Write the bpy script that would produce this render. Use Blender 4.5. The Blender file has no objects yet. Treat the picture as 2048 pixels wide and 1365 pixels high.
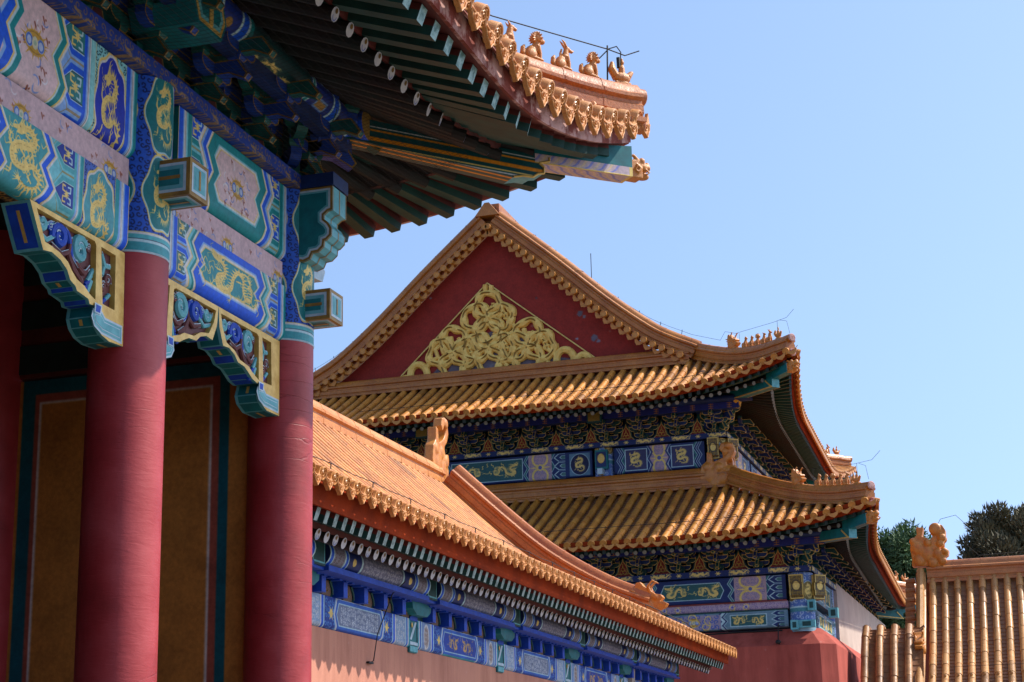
import bpy, math, random
import numpy as np
from mathutils import Vector, Matrix
random.seed(7); RNG = np.random.default_rng(7)
PI = math.pi; rad = math.radians
S = bpy.context.scene; COL = S.collection

# ------------------------------------------------------------------ camera
F_PX, YAW, PIT, ROL = 3533.0, rad(17.41), rad(15.16), rad(-1.287)
def cam_axes():
    cy, sy = math.cos(YAW), math.sin(YAW)
    f = Vector((-sy*math.cos(PIT), cy*math.cos(PIT), math.sin(PIT)))
    r = Vector((cy, sy, 0)); u = r.cross(f)
    c, s = math.cos(ROL), math.sin(ROL)
    return c*r+s*u, -s*r+c*u, f
cr, cu, cf = cam_axes()
cam = bpy.data.cameras.new('camera'); co = bpy.data.objects.new('camera', cam); COL.objects.link(co)
M = Matrix((cr, cu, -cf)).transposed().to_4x4(); M.translation = Vector((0, 0, 1.6))
co.matrix_world = M
cam.sensor_width = 36.0; cam.lens = F_PX/2048*36.0; cam.clip_start = 0.1; cam.clip_end = 3000
S.camera = co

# ------------------------------------------------------------------ sun and sky
SUN_EL, SUN_PHI = rad(47.4), rad(30)        # phi: from +X (courtyard side) towards +Y
sd = Vector((math.cos(SUN_EL)*math.cos(SUN_PHI), math.cos(SUN_EL)*math.sin(SUN_PHI), math.sin(SUN_EL)))
sun = bpy.data.lights.new('sun', 'SUN'); sun.energy = 3.5; sun.angle = rad(0.53); sun.color = (1.0, 0.93, 0.83)
so = bpy.data.objects.new('sun', sun); COL.objects.link(so); so.location = (20, 10, 40)
so.rotation_euler = sd.to_track_quat('Z', 'Y').to_euler()
W = bpy.data.worlds.new('World'); S.world = W; W.use_nodes = True
wn = W.node_tree; wn.nodes.clear()
sky = wn.nodes.new('ShaderNodeTexSky'); sky.sky_type = 'NISHITA'; sky.sun_disc = False
sky.sun_elevation = SUN_EL; sky.sun_rotation = PI/2-SUN_PHI
sky.altitude = 50; sky.air_density = 1.0; sky.dust_density = 1.0; sky.ozone_density = 1.6
bg = wn.nodes.new('ShaderNodeBackground'); bg.inputs[1].default_value = 0.15
wo = wn.nodes.new('ShaderNodeOutputWorld')
tcw = wn.nodes.new('ShaderNodeTexCoord'); mpw = wn.nodes.new('ShaderNodeMapping'); mpw.inputs['Scale'].default_value = (1, 1, .64); mpw.inputs['Location'].default_value = (0, 0, .255)
wn.links.new(tcw.outputs['Generated'], mpw.inputs[0]); wn.links.new(mpw.outputs[0], sky.inputs['Vector'])     # no white haze band at the horizon
wn.links.new(sky.outputs[0], bg.inputs[0]); wn.links.new(bg.outputs[0], wo.inputs[0])
S.view_settings.view_transform = 'Standard'; S.view_settings.look = 'None'
S.view_settings.exposure = 0.8; S.view_settings.gamma = 1.0
S.cycles.max_bounces = 6; S.cycles.diffuse_bounces = 4

# ------------------------------------------------------------------ helpers
def V(*a): return np.array(a, float)
X_, Y_, Z_ = V(1, 0, 0), V(0, 1, 0), V(0, 0, 1)
def nrm(v): v = np.asarray(v, float); return v/(np.linalg.norm(v)+1e-12)
def lin(h):
    h = h.lstrip('#'); c = [int(h[i:i+2], 16)/255 for i in (0, 2, 4)]
    return tuple((x/12.92 if x <= .04045 else ((x+.055)/1.055)**2.4) for x in c)
def srgb(h): h = h.lstrip('#'); return tuple(int(h[i:i+2], 16)/255 for i in (0, 2, 4))

class MB:
    def __init__(s): s.v = []; s.f = []; s.m = []; s.uv = []; s.n = 0
    def add(s, vs, fs, mat=0, uvs=None):
        vs = np.asarray(vs, float).reshape(-1, 3); b = s.n
        s.v.append(vs); s.n += len(vs)
        s.f += [tuple(b+i for i in f) for f in fs]
        s.m += ([mat]*len(fs) if isinstance(mat, int) else list(mat))
        s.uv += (uvs if uvs is not None else [None]*len(fs))
        return s
    def merge(s, o, R=None, t=(0, 0, 0)):
        vs = np.concatenate(o.v) if o.v else np.zeros((0, 3))
        if R is not None: vs = vs @ np.asarray(R).T
        return s.add(vs+np.asarray(t), o.f, o.m, list(o.uv))
    def box(s, c, size, ax=None, mat=0):
        ex, ey, ez = ax if ax is not None else (X_, Y_, Z_)
        a, b, d = [x/2 for x in size]; c = np.asarray(c, float)
        vs = [c+i*a*ex+j*b*ey+k*d*ez for k in (-1, 1) for j in (-1, 1) for i in (-1, 1)]
        return s.add(vs, [(0, 2, 3, 1), (4, 5, 7, 6), (0, 1, 5, 4), (2, 6, 7, 3), (0, 4, 6, 2), (1, 3, 7, 5)], mat)
    def bar(s, p0, p1, w, h, up=Z_, mat=0, capmat=None):
        p0, p1 = np.asarray(p0, float), np.asarray(p1, float)
        d = nrm(p1-p0); x = nrm(np.cross(d, up)); z = np.cross(x, d)
        vs = [p+i*w/2*x+k*h/2*z for p in (p0, p1) for i, k in ((-1, -1), (1, -1), (1, 1), (-1, 1))]
        cm = mat if capmat is None else capmat
        return s.add(vs, [(0, 1, 2, 3), (7, 6, 5, 4), (0, 4, 5, 1), (1, 5, 6, 2), (2, 6, 7, 3), (3, 7, 4, 0)], [cm, cm]+[mat]*4)
    def tube(s, pts, r, n=8, mat=0, cap=True, capmat=None, up=Z_, closed=False):
        pts = [np.asarray(p, float) for p in pts]; k = len(pts)
        rs = r if hasattr(r, '__len__') else [r]*k
        vs = []; last = None
        for i, p in enumerate(pts):
            t = nrm(pts[min(i+1, k-1)]-pts[max(i-1, 0)])
            if last is None:
                x = np.cross(t, up)
                if np.linalg.norm(x) < .05: x = np.cross(t, X_)
            else: x = last-t*np.dot(last, t)
            x = nrm(x); last = x; y = np.cross(x, t)
            for j in range(n):
                a = 2*PI*j/n; vs.append(p+rs[i]*(math.cos(a)*x+math.sin(a)*y))
        fs = [(i*n+j, i*n+(j+1) % n, (i+1)*n+(j+1) % n, (i+1)*n+j) for i in range(k-1) for j in range(n)]
        ms = [mat]*len(fs)
        if cap:
            fs += [tuple(range(n-1, -1, -1)), tuple((k-1)*n+j for j in range(n))]; ms += [mat if capmat is None else capmat]*2
        return s.add(vs, fs, ms)
    def prism(s, poly, o, ex, ey, dv, mat=0, sidemat=None, backmat=None):
        o, ex, ey, dv = [np.asarray(x, float) for x in (o, ex, ey, dv)]
        a = [o+p[0]*ex+p[1]*ey for p in poly]; n = len(a)
        sm = mat if sidemat is None else sidemat
        fs = [tuple(range(n)), tuple(range(2*n-1, n-1, -1))]+[((i+1) % n, i, n+i, n+(i+1) % n) for i in range(n)]
        return s.add(a+[p+dv for p in a], fs, [mat, sm if backmat is None else backmat]+[sm]*n)
    def grid(s, fn, us, vs, mat=0, uv=None):
        P = [fn(u, v) for v in vs for u in us]; nu = len(us)
        fs = []; uvs = []
        for j in range(len(vs)-1):
            for i in range(nu-1):
                fs.append((j*nu+i, j*nu+i+1, (j+1)*nu+i+1, (j+1)*nu+i))
                if uv: uvs.append([uv(us[i], vs[j]), uv(us[i+1], vs[j]), uv(us[i+1], vs[j+1]), uv(us[i], vs[j+1])])
        return s.add(P, fs, mat, uvs if uv else None)
    def ell(s, c, r, ax=None, mat=0, nu=10, nv=6, top=1.0):
        ex, ey, ez = ax if ax is not None else (X_, Y_, Z_)
        r = r if hasattr(r, '__len__') else (r, r, r); c = np.asarray(c, float)
        vs = [c-r[2]*ez]
        for j in range(1, nv):
            t = -PI/2+PI*j/nv
            for i in range(nu):
                a = 2*PI*i/nu
                vs.append(c+r[0]*math.cos(t)*math.cos(a)*ex+r[1]*math.cos(t)*math.sin(a)*ey+r[2]*math.sin(t)*ez)
        vs.append(c+r[2]*ez); L = len(vs)-1
        fs = [(0, 1+(i+1) % nu, 1+i) for i in range(nu)]
        for j in range(nv-2):
            fs += [(1+j*nu+i, 1+j*nu+(i+1) % nu, 1+(j+1)*nu+(i+1) % nu, 1+(j+1)*nu+i) for i in range(nu)]
        fs += [(L, 1+(nv-2)*nu+i, 1+(nv-2)*nu+(i+1) % nu) for i in range(nu)]
        return s.add(vs, fs, mat)
    def mesh(s, name, mats, smooth=35):
        me = bpy.data.meshes.new(name)
        vs = np.concatenate(s.v) if s.v else np.zeros((0, 3))
        me.from_pydata(vs.tolist(), [], s.f)
        for m in (mats if isinstance(mats, (list, tuple)) else [mats]): me.materials.append(m)
        if len(me.polygons) == len(s.m): me.polygons.foreach_set('material_index', s.m)
        if any(u is not None for u in s.uv):
            ul = me.uv_layers.new(name='UVMap'); buf = []
            for f, u in zip(s.f, s.uv):
                for k in range(len(f)): buf += (list(u[k]) if u is not None else [0.0, 0.0])
            ul.data.foreach_set('uv', buf)
        me.update()
        if smooth:
            me.shade_smooth(); me.set_sharp_from_angle(angle=rad(smooth))
        return me
    def build(s, name, mats, parent=None, smooth=35):
        return link(name, s.mesh(name, mats, smooth), parent)

def link(name, me, parent=None, mw=None):
    o = bpy.data.objects.new(name, me); COL.objects.link(o)
    if parent is not None:
        o.parent = parent
        o.matrix_parent_inverse = parent['_w'].inverted() if False else Matrix.Translation(-Vector(WPOS.get(parent.name, (0, 0, 0))))
    if mw is not None: o.matrix_basis = mw
    return o
WPOS = {}
def thing(name, label, cat, loc, group=None):
    o = bpy.data.objects.new(name, None); COL.objects.link(o); o.location = loc
    o.empty_display_size = .3; WPOS[o.name] = tuple(loc)
    return tag(o, label, cat, group)
def tag(o, label=None, cat=None, group=None, kind=None):
    for k, v in (('label', label), ('category', cat), ('group', group), ('kind', kind)):
        if v: o[k] = v
    return o
def frame(o, ex, ey, ez):
    m = Matrix((Vector(ex), Vector(ey), Vector(ez))).transposed().to_4x4(); m.translation = Vector(o); return m

# ------------------------------------------------------------------ materials
def newmat(name):
    m = bpy.data.materials.new(name); m.use_nodes = True; nt = m.node_tree
    return m, nt, nt.nodes['Principled BSDF']
def noise_node(nt, scale, detail=4, rough=.6, vec=None, dist=0):
    n = nt.nodes.new('ShaderNodeTexNoise'); n.inputs['Scale'].default_value = scale
    n.inputs['Detail'].default_value = detail; n.inputs['Roughness'].default_value = rough
    n.inputs['Distortion'].default_value = dist
    if vec is not None: nt.links.new(vec, n.inputs['Vector'])
    return n
def ramp(nt, src, stops):
    r = nt.nodes.new('ShaderNodeValToRGB'); e = r.color_ramp.elements
    while len(e) < len(stops): e.new(0.5)
    for i, (p, c) in enumerate(stops): e[i].position = p; e[i].color = (*c, 1) if len(c) == 3 else c
    nt.links.new(src, r.inputs[0]); return r
def mixc(nt, fac, a, b, mode='MIX'):
    n = nt.nodes.new('ShaderNodeMix'); n.data_type = 'RGBA'; n.blend_type = mode
    for sock, val in ((n.inputs[0], fac), (n.inputs[6], a), (n.inputs[7], b)):
        if hasattr(val, 'is_linked'): nt.links.new(val, sock)
        elif isinstance(val, (int, float)): sock.default_value = val
        else: sock.default_value = (*val, 1) if len(val) == 3 else val
    return n.outputs[2]
def math_node(nt, op, a, b=None):
    n = nt.nodes.new('ShaderNodeMath'); n.operation = op
    for i, x in enumerate((a, b)):
        if x is None: continue
        if hasattr(x, 'is_linked'): nt.links.new(x, n.inputs[i])
        else: n.inputs[i].default_value = x
    return n.outputs[0]
def bumpit(nt, b, h, strength, dist=.01):
    n = nt.nodes.new('ShaderNodeBump'); n.inputs['Strength'].default_value = strength; n.inputs['Distance'].default_value = dist
    nt.links.new(h, n.inputs['Height']); nt.links.new(n.outputs[0], b.inputs['Normal'])
def objco(nt): return nt.nodes.new('ShaderNodeTexCoord').outputs['Object']
def mat(name, col, rough=.6, col2=None, scale=6, bump=0, bscale=40, metal=0, spec=.4, sharp=(.35, .7), bdist=.01):
    m, nt, b = newmat(name); c = lin(col) if isinstance(col, str) else col
    c2 = (lin(col2) if isinstance(col2, str) else col2) if col2 else tuple(x*.72 for x in c)
    n = noise_node(nt, scale, 6, .65, objco(nt)); r = ramp(nt, n.outputs[0], [(sharp[0], c2), (sharp[1], c)])
    nt.links.new(r.outputs[0], b.inputs['Base Color'])
    b.inputs['Roughness'].default_value = rough; b.inputs['Metallic'].default_value = metal
    b.inputs['Specular IOR Level'].default_value = spec
    if bump:
        n2 = noise_node(nt, bscale, 5, .6, objco(nt)); bumpit(nt, b, n2.outputs[0], bump, bdist)
    return m

# ------------------------------------------------------------------ painter: colours a small procedural canvas (metres, y up)
class CV:
    def __init__(s, L, H, base='#207f86', ppm=300):
        s.L, s.H = L, H; s.k = ppm*2
        s.w, s.h = max(8, int(L*ppm))*2, max(8, int(H*ppm))*2
        s.kx, s.ky = s.w/L, s.h/H
        s.a = np.zeros((s.h, s.w, 4), np.float32); s.a[..., :3] = srgb(base); s.ox = s.oy = 0.0
    def _bb(s, x0, x1, y0, y1):
        i0, i1 = max(0, int(x0*s.kx)-1), min(s.w, int(x1*s.kx)+2); j0, j1 = max(0, int(y0*s.ky)-1), min(s.h, int(y1*s.ky)+2)
        return i0, i1, j0, j1
    def _put(s, m, i0, i1, j0, j1, col, g):
        c = srgb(col) if isinstance(col, str) else col
        s.a[j0:j1, i0:i1][m] = (*c, g)
    def fill(s, P, col, g=0):
        P = [(x+s.ox, y+s.oy) for x, y in P]; xs = [p[0] for p in P]; ys = [p[1] for p in P]
        i0, i1, j0, j1 = s._bb(min(xs), max(xs), min(ys), max(ys))
        if i0 >= i1 or j0 >= j1: return
        X = (np.arange(i0, i1)+.5)/s.kx; Yv = ((np.arange(j0, j1)+.5)/s.ky)[:, None]
        m = np.zeros((j1-j0, i1-i0), bool); n = len(P)
        for k in range(n):
            (xa, ya), (xb, yb) = P[k], P[(k+1) % n]
            if ya == yb: continue
            c = ((ya > Yv) != (yb > Yv)); xi = (xb-xa)*(Yv-ya)/(yb-ya)+xa
            m ^= c & (X[None, :] < xi)
        s._put(m, i0, i1, j0, j1, col, g)
    def line(s, P, w, col, g=0, closed=False):
        P = [(x+s.ox, y+s.oy) for x, y in P]
        if closed: P = P+[P[0]]
        n = len(P); ws = list(w) if hasattr(w, '__len__') else [w]*n
        for k in range(n-1):
            (xa, ya), (xb, yb) = P[k], P[k+1]; wa, wb = ws[k]/2, ws[min(k+1, len(ws)-1)]/2; W_ = max(wa, wb)
            i0, i1, j0, j1 = s._bb(min(xa, xb)-W_, max(xa, xb)+W_, min(ya, yb)-W_, max(ya, yb)+W_)
            if i0 >= i1 or j0 >= j1: continue
            X = ((np.arange(i0, i1)+.5)/s.kx)[None, :]; Yv = ((np.arange(j0, j1)+.5)/s.ky)[:, None]
            dx, dy = xb-xa, yb-ya; l2 = dx*dx+dy*dy+1e-12
            t = np.clip(((X-xa)*dx+(Yv-ya)*dy)/l2, 0, 1)
            d2 = (X-xa-t*dx)**2+(Yv-ya-t*dy)**2
            s._put(d2 < (wa+(wb-wa)*t)**2, i0, i1, j0, j1, col, g)
    def circ(s, x, y, r, col, g=0, ry=None):
        s.fill([(x+r*math.cos(t), y+(ry or r)*math.sin(t)) for t in np.linspace(0, 2*PI, 29)[:-1]], col, g)
    def ring(s, x, y, r, w, col, g=0, a0=0, a1=2*PI, ry=None):
        s.line([(x+r*math.cos(t), y+(ry or r)*math.sin(t)) for t in np.linspace(a0, a1, 25)], w, col, g)
    def rect(s, x0, y0, x1, y1, col, g=0): s.fill([(x0, y0), (x1, y0), (x1, y1), (x0, y1)], col, g)
    def image(s, name):
        a = s.a.reshape(s.h//2, 2, s.w//2, 2, 4).mean((1, 3))
        im = bpy.data.images.new(name, s.w//2, s.h//2, alpha=True); im.alpha_mode = 'CHANNEL_PACKED'
        im.pixels.foreach_set(np.ascontiguousarray(a, np.float32).ravel()); im.update(); im.pack()
        return im
def paint(name, cv, rough=.5, dirt=.35, bump=.25, wear=0.0, gain=1.0, dcol=(.30, .22, .16)):
    """material for a painted timber: canvas colours, gold leaf in the alpha channel, dust and fading on top"""
    m, nt, b = newmat(name)
    t = nt.nodes.new('ShaderNodeTexImage'); t.image = cv.image(name); t.extension = 'EXTEND'; t.interpolation = 'Cubic'
    oc = objco(nt)
    n = noise_node(nt, 3.5, 8, .72, oc); r = ramp(nt, n.outputs[0], [(.42, (1, 1, 1)), (.78, (1-dirt,)*3)])
    c = mixc(nt, 1.0, t.outputs[0], r.outputs[0], 'MULTIPLY')
    n3 = noise_node(nt, 26, 5, .7, oc); r3 = ramp(nt, n3.outputs[0], [(.32, (.74, .75, .76)), (.66, (1.06, 1.06, 1.06))])
    c = mixc(nt, 1.0, c, r3.outputs[0], 'MULTIPLY')
    if wear:
        n4 = noise_node(nt, 9, 9, .75, oc); r4 = ramp(nt, n4.outputs[0], [(.60, (0, 0, 0)), (.66, (1, 1, 1))])
        c = mixc(nt, math_node(nt, 'MULTIPLY', r4.outputs[0], wear), c, dcol)
    nt.links.new(c, b.inputs['Base Color'])
    nt.links.new(math_node(nt, 'MULTIPLY', t.outputs[1], .12), b.inputs['Metallic'])
    b.inputs['Roughness'].default_value = rough; b.inputs['Specular IOR Level'].default_value = .3
    h = math_node(nt, 'ADD', t.outputs[1], math_node(nt, 'MULTIPLY', n3.outputs[0], .3))
    if bump: bumpit(nt, b, h, bump, .006)
    return m

# palette of the painted timber
TEAL, TEAL2, LTEAL, PALE = '#08888a', '#0b656c', '#76c4ca', '#bcdade'
BLUE, DBLUE, LBLUE, WHT = '#125adc', '#142f84', '#86aee4', '#dcd8d4'
GOLD, GOLDD, PINK, REDB = '#eccb74', '#a87c34', '#e0bfbe', '#8c4440'
INK = '#10142e'
# ------------------------------------------------------------------ painted motifs
def crom(P, n=8):
    P = [np.asarray(p, float) for p in P]; Q = [2*P[0]-P[1]]+P+[2*P[-1]-P[-2]]; out = []
    for i in range(1, len(Q)-2):
        for t in np.linspace(0, 1, n, endpoint=False):
            a, b, c, d = Q[i-1:i+3]
            out.append(.5*((2*b)+(-a+c)*t+(2*a-5*b+4*c-d)*t*t+(-a+3*b-3*c+d)*t**3))
    out.append(P[-1]); return out
DR1 = [(-.62, .50), (-.40, .36), (-.36, .08), (-.60, -.12), (-.62, -.42), (-.34, -.52), (-.10, -.30), (-.02, .10), (.16, .40), (.36, .24), (.36, -.14), (.48, -.44), (.68, -.36), (.70, .02), (.62, .30)]
DR2 = [(-.16, .62), (.10, .70), (.30, .50), (.14, .28), (-.22, .22), (-.46, .02), (-.40, -.26), (-.06, -.30), (.24, -.16), (.48, -.28), (.42, -.60), (.10, -.72), (-.20, -.62)]
def dragon(c, cx, cy, sx, sy=None, flip=1, col=GOLD, g=1, path=DR1, w=.17, fine=True, dark=None):
    sy = sy or sx; T = lambda p: (cx+flip*p[0]*sx, cy+p[1]*sy); m = min(sx, sy)
    sp = crom(path, 7); n = len(sp)
    wd = [w*m*(.62+.5*math.sin(PI*min(1, (i+6)/(n*.8)))) * (1 if i < n*.7 else max(.25, 1-(i-n*.7)/(n*.36))) for i in range(n)]
    if dark: c.line([T(p) for p in sp], [x+.07*m for x in wd], dark)
    for i in range(3, n-2, 2):                                    # mane of spines
        t = nrm(sp[i+1]-sp[i-1]); q = np.array([-t[1], t[0]])
        c.fill([T(sp[i]-t*.05), T(sp[i]+t*.05), T(sp[i]+q*(.10+w*.55)-t*.02)], col, g)
    c.line([T(p) for p in sp], wd, col, g)
    if fine:
        for i in range(5, n-3, 2): c.line([T(sp[i]-np.array([.03, .0])), T(sp[i]+np.array([.03, .02]))], .012*m, GOLDD, .6)
    h = sp[0]; d = nrm(sp[0]-sp[3]); q = np.array([-d[1], d[0]])
    if q[1] < 0: q = -q
    H = lambda a, b: T(h+a*d+b*q)
    c.fill([H(-.12, .10), H(0, .17), H(.10, .11), H(.26, .13), H(.31, .04), H(.18, .0), H(.24, -.07), H(.08, -.13), H(-.10, -.10)], col, g)
    for b in (.12, .2): c.line([H(-.02, b*.8), H(-.16, b+.1), H(-.32, b+.12)], [.05*m, .04*m, .01*m], col, g)
    for k in range(4): c.line([H(-.08, .02-.06*k), H(-.24, .04-.10*k), H(-.36, .10-.12*k)], [.045*m, .03*m, .01*m], col, g)
    c.line([H(.28, .06), H(.40, .18), H(.36, .30)], .018*m, col, g); c.line([H(.22, -.05), H(.32, -.2), H(.24, -.3)], .018*m, col, g)
    c.circ(*H(.05, .06), .022*m, GOLDD, .3)
    for i, s_, u in ((int(n*.24), 1, .9), (int(n*.40), -1, 1.), (int(n*.60), 1, .9), (int(n*.78), -1, .9)):
        b = sp[i]; t = nrm(sp[i+1]-sp[i-1])*s_; q = np.array([-t[1], t[0]])
        k = b+.20*u*q+.06*t; f = k+.14*u*t+.06*q
        c.line([T(b), T(k), T(f)], [.10*m, .075*m, .05*m], col, g)
        for a in (-.9, -.3, .3, .9): c.line([T(f), T(f+.13*(math.cos(a)*t+math.sin(a)*q))], [.035*m, .012*m], col, g)
    for i, s_ in ((int(n*.15), -1), (int(n*.33), 1), (int(n*.5), -1), (int(n*.68), 1), (int(n*.88), -1)):      # flames trailing off the body
        b = sp[i]; t = nrm(sp[i+1]-sp[i-1])*s_; q = np.array([-t[1], t[0]])
        for a in (.28, .44): c.line([T(b+q*.12), T(b+q*(.12+a*.5)-t*.10), T(b+q*(.12+a*.75)+t*.04), T(b+q*(.12+a)-t*.06)], [.05*m, .04*m, .03*m, .008*m], col, g)
    e = sp[-1]; t = nrm(sp[-1]-sp[-4])
    for a in (-.9, -.45, 0, .45, .9):
        r = np.array([t[0]*math.cos(a)-t[1]*math.sin(a), t[0]*math.sin(a)+t[1]*math.cos(a)])
        c.line([T(e-.03*r), T(e+.20*r)], [.055*m, .012*m], col, g)
def wisps(c, x0, y0, x1, y1, n, s, col=GOLD, w=.006, seed=1):
    r = random.Random(seed)
    for k in range(n):
        x, y = r.uniform(x0, x1), r.uniform(y0, y1); a = r.uniform(-.5, .5)+r.choice((0, PI/2))
        P = [(x+s*(t*math.cos(a)-.22*math.sin(t*7)*math.sin(a)), y+s*(t*math.sin(a)+.22*math.sin(t*7)*math.cos(a))) for t in np.linspace(-.5, .5, 9)]
        c.line(P, [w*.4]+[w]*7+[w*.3], col, .8)
def curls(c, x0, y0, x1, y1, s, col, w, seed=2, jit=.25):
    """all-over scroll ground"""
    r = random.Random(seed); nx, ny = max(1, int((x1-x0)/s)), max(1, int((y1-y0)/s))
    for i in range(nx+1):
        for j in range(ny+1):
            x = x0+(i+.5+r.uniform(-jit, jit))*(x1-x0)/(nx+1); y = y0+(j+.5+r.uniform(-jit, jit))*(y1-y0)/(ny+1)
            a0 = r.uniform(0, 6.3); d = r.choice((-1, 1))
            c.line([(x+s*.42*(1-t*.75)*math.cos(a0+d*t*5.2), y+s*.42*(1-t*.75)*math.sin(a0+d*t*5.2)) for t in np.linspace(0, 1, 11)], w, col)
def lotus(c, x, y, s, gold='#cf9d38'):
    """radiating gold rosette with pale pearls used on the pink panels"""
    for k in range(26):
        a = 2*PI*k/26; rr = s*(.95+.22*math.sin(k*2.7))
        c.fill([(x+.4*s*math.cos(a-.25), y+.3*s*math.sin(a-.25)), (x+rr*math.cos(a), y+rr*.72*math.sin(a)), (x+.4*s*math.cos(a+.25), y+.3*s*math.sin(a+.25))], gold, .8)
    c.circ(x, y, s*.74, gold, .8, ry=s*.54); c.ring(x, y, s*.62, s*.06, GOLDD, .5, ry=s*.44)
    for d in (-.42, .42):
        c.circ(x+d*s, y, s*.26, '#b9c4dc', 0, ry=s*.3); c.ring(x+d*s, y, s*.2, s*.09, '#4e6fc0', ry=s*.23)
    c.circ(x, y, s*.22, '#d8cfae', 0, ry=s*.28); c.circ(x, y, s*.11, '#9fb39a')
def sprigs(c, P, n, seed=3, sc=1.0):
    """loose brown leaves and blue/white scrolls on a pink ground inside box P"""
    r = random.Random(seed); x0, y0, x1, y1 = P
    for k in range(n):
        x, y = r.uniform(x0, x1), r.uniform(y0, y1); a = r.uniform(0, 6.3); s = sc*r.uniform(.8, 1.2)
        if k % 2:
            c.line([(x+.035*s*math.cos(a+t), y+.035*s*math.sin(a+t)) for t in np.linspace(0, 2.6, 8)], [.003]+[.009*s]*6+[.003], r.choice(('#7f9ad6', '#e4dde2', '#6c86c8')))
        else:
            c.line([(x-.01*s, y+.018*s), (x, y), (x+.004*s, y-.018*s)], [.012*s, .014*s, .004*s], '#96503a'); c.circ(x+.014*s, y+.010*s, .007*s, '#96503a')
def jag(xm, dx, y0, y1, t):
    """sword-tip zigzag across the beam from y0 to y1 pushing out by dx (towards t) at the middle"""
    H = y1-y0
    return [(xm+t*dx*a, y0+H*b) for a, b in ((.6, -.6), (.9, -.02), (0, .25), (1, .5), (0, .75), (.9, 1.0))]
def chevron(c, x, dx, y0, y1, bands, t):
    """stacked zigzag bands: list of (offset, width, colour)"""
    for off, w, col in bands:
        a = [(p[0]+off, p[1]) for p in jag(x, dx, y0, y1, t)]; b = [(p[0]+w, p[1]) for p in a]
        c.fill(a+b[::-1], col, 1 if col == GOLD else 0)
def hoop(c, x0, x1, y0, y1, A, B):
    """箍头 end band: graded stripes"""
    L = x1-x0; cols = [(GOLD, .03), (A, .30), (LBLUE if A == BLUE else LTEAL, .08), (WHT, .10), (INK, .015), (WHT, .05), (LTEAL if B == TEAL else LBLUE, .12), (B, .28), (GOLD, .025)]
    x = x0; tot = sum(w for _, w in cols)
    for col, w in cols: c.rect(x, y0, x+w*L/tot, y1, col, 1 if col == GOLD else 0); x += w*L/tot
def hexrow(c, x0, x1, y0, y1, out, A, B, mot):
    """three half-hexagon cells beside an end band; out=+1 tips point to +x; ground B, cell border A"""
    c.rect(min(x0, x1), y0, max(x0, x1), y1, LBLUE if A == BLUE else LTEAL)
    n = 3; h = (y1-y0)/2.35
    for k in range(n):
        cy = y0+(y1-y0)*(.5+(k-1)*.43); L = abs(x1-x0)
        for sc, col in ((1, GOLDD), (.97, LBLUE if A == BLUE else LTEAL), (.84, A), (.60, PALE), (.55, INK), (.52, B)):
            hh = h*.5*sc; l = L*(1-.38*(1-sc)); s_ = 1 if x1 > x0 else -1
            c.fill([(x0, cy-hh), (x0+s_*l*.55, cy-hh), (x0+s_*l, cy), (x0+s_*l*.55, cy+hh), (x0, cy+hh)], col)
        mx = x0+(x1-x0)*.30; q = h*.22
        for sx in (-1, 1):
            for sy in (-1, 1):
                c.line([(mx+sx*q*.15, cy+sy*q*.25), (mx+sx*q*.75, cy+sy*q*.35), (mx+sx*q*.8, cy+sy*q*.95), (mx+sx*q*.3, cy+sy*q*.9)], h*.045, PALE if sx > 0 else mot, .5)
        for a in range(8): c.line([(mx, cy), (mx+q*.5*math.cos(a*.785), cy+q*.5*math.sin(a*.785))], [h*.06, h*.02], mot, .7)
def medallion(c, x0, x1, y0, y1, ground, curl, fld, edge=GOLD, path=DR2):
    """盒子: scroll ground with a lobed dragon roundel"""
    c.rect(x0, y0, x1, y1, ground); curls(c, x0, y0, x1, y1, .042, curl, .007, 5)
    cx, cy = (x0+x1)/2, (y0+y1)/2; rx, ry = (x1-x0)*.45, min((y1-y0)*.46, (x1-x0)*.95)
    lob = lambda k: [(cx+k*rx*(1+.05*math.cos(8*t))*math.copysign(abs(math.cos(t))**.8, math.cos(t)), cy+k*ry*(1+.05*math.cos(8*t))*math.sin(t)) for t in np.linspace(0, 2*PI, 61)[:-1]]
    c.fill(lob(1.08), edge, 1); c.fill(lob(1.02), WHT); c.fill(lob(.97), fld)
    dragon(c, cx, cy, rx*1.05, ry*.95, 1, path=path, w=.19)
    wisps(c, cx-rx*.7, cy-ry*.7, cx+rx*.7, cy+ry*.7, 7, rx*.3, w=.007)
def panel(c, x0, x1, y0, y1, border, inner, dent, bw=.05):
    """枋心: centre field with toothed ends"""
    def poly(k):
        y = lambda f: y0+k+(y1-y0-2*k)*f
        L = [(x0+k+dent*.9, y(0)), (x1-k-dent*.9, y(0)), (x1-k, y(.25)), (x1-k-dent, y(.5)), (x1-k, y(.75)), (x1-k-dent*.9, y(1))]
        return L+[(x0+k+dent*.9, y(1)), (x0+k, y(.75)), (x0+k+dent, y(.5)), (x0+k, y(.25))]
    lt = LTEAL if border in (TEAL, TEAL2) else LBLUE
    c.fill(poly(0), border)
    for k, col in ((bw, lt), (bw+.012, WHT), (bw+.028, GOLD), (bw+.036, inner)): c.fill(poly(k), col, 1 if col == GOLD else 0)

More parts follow.
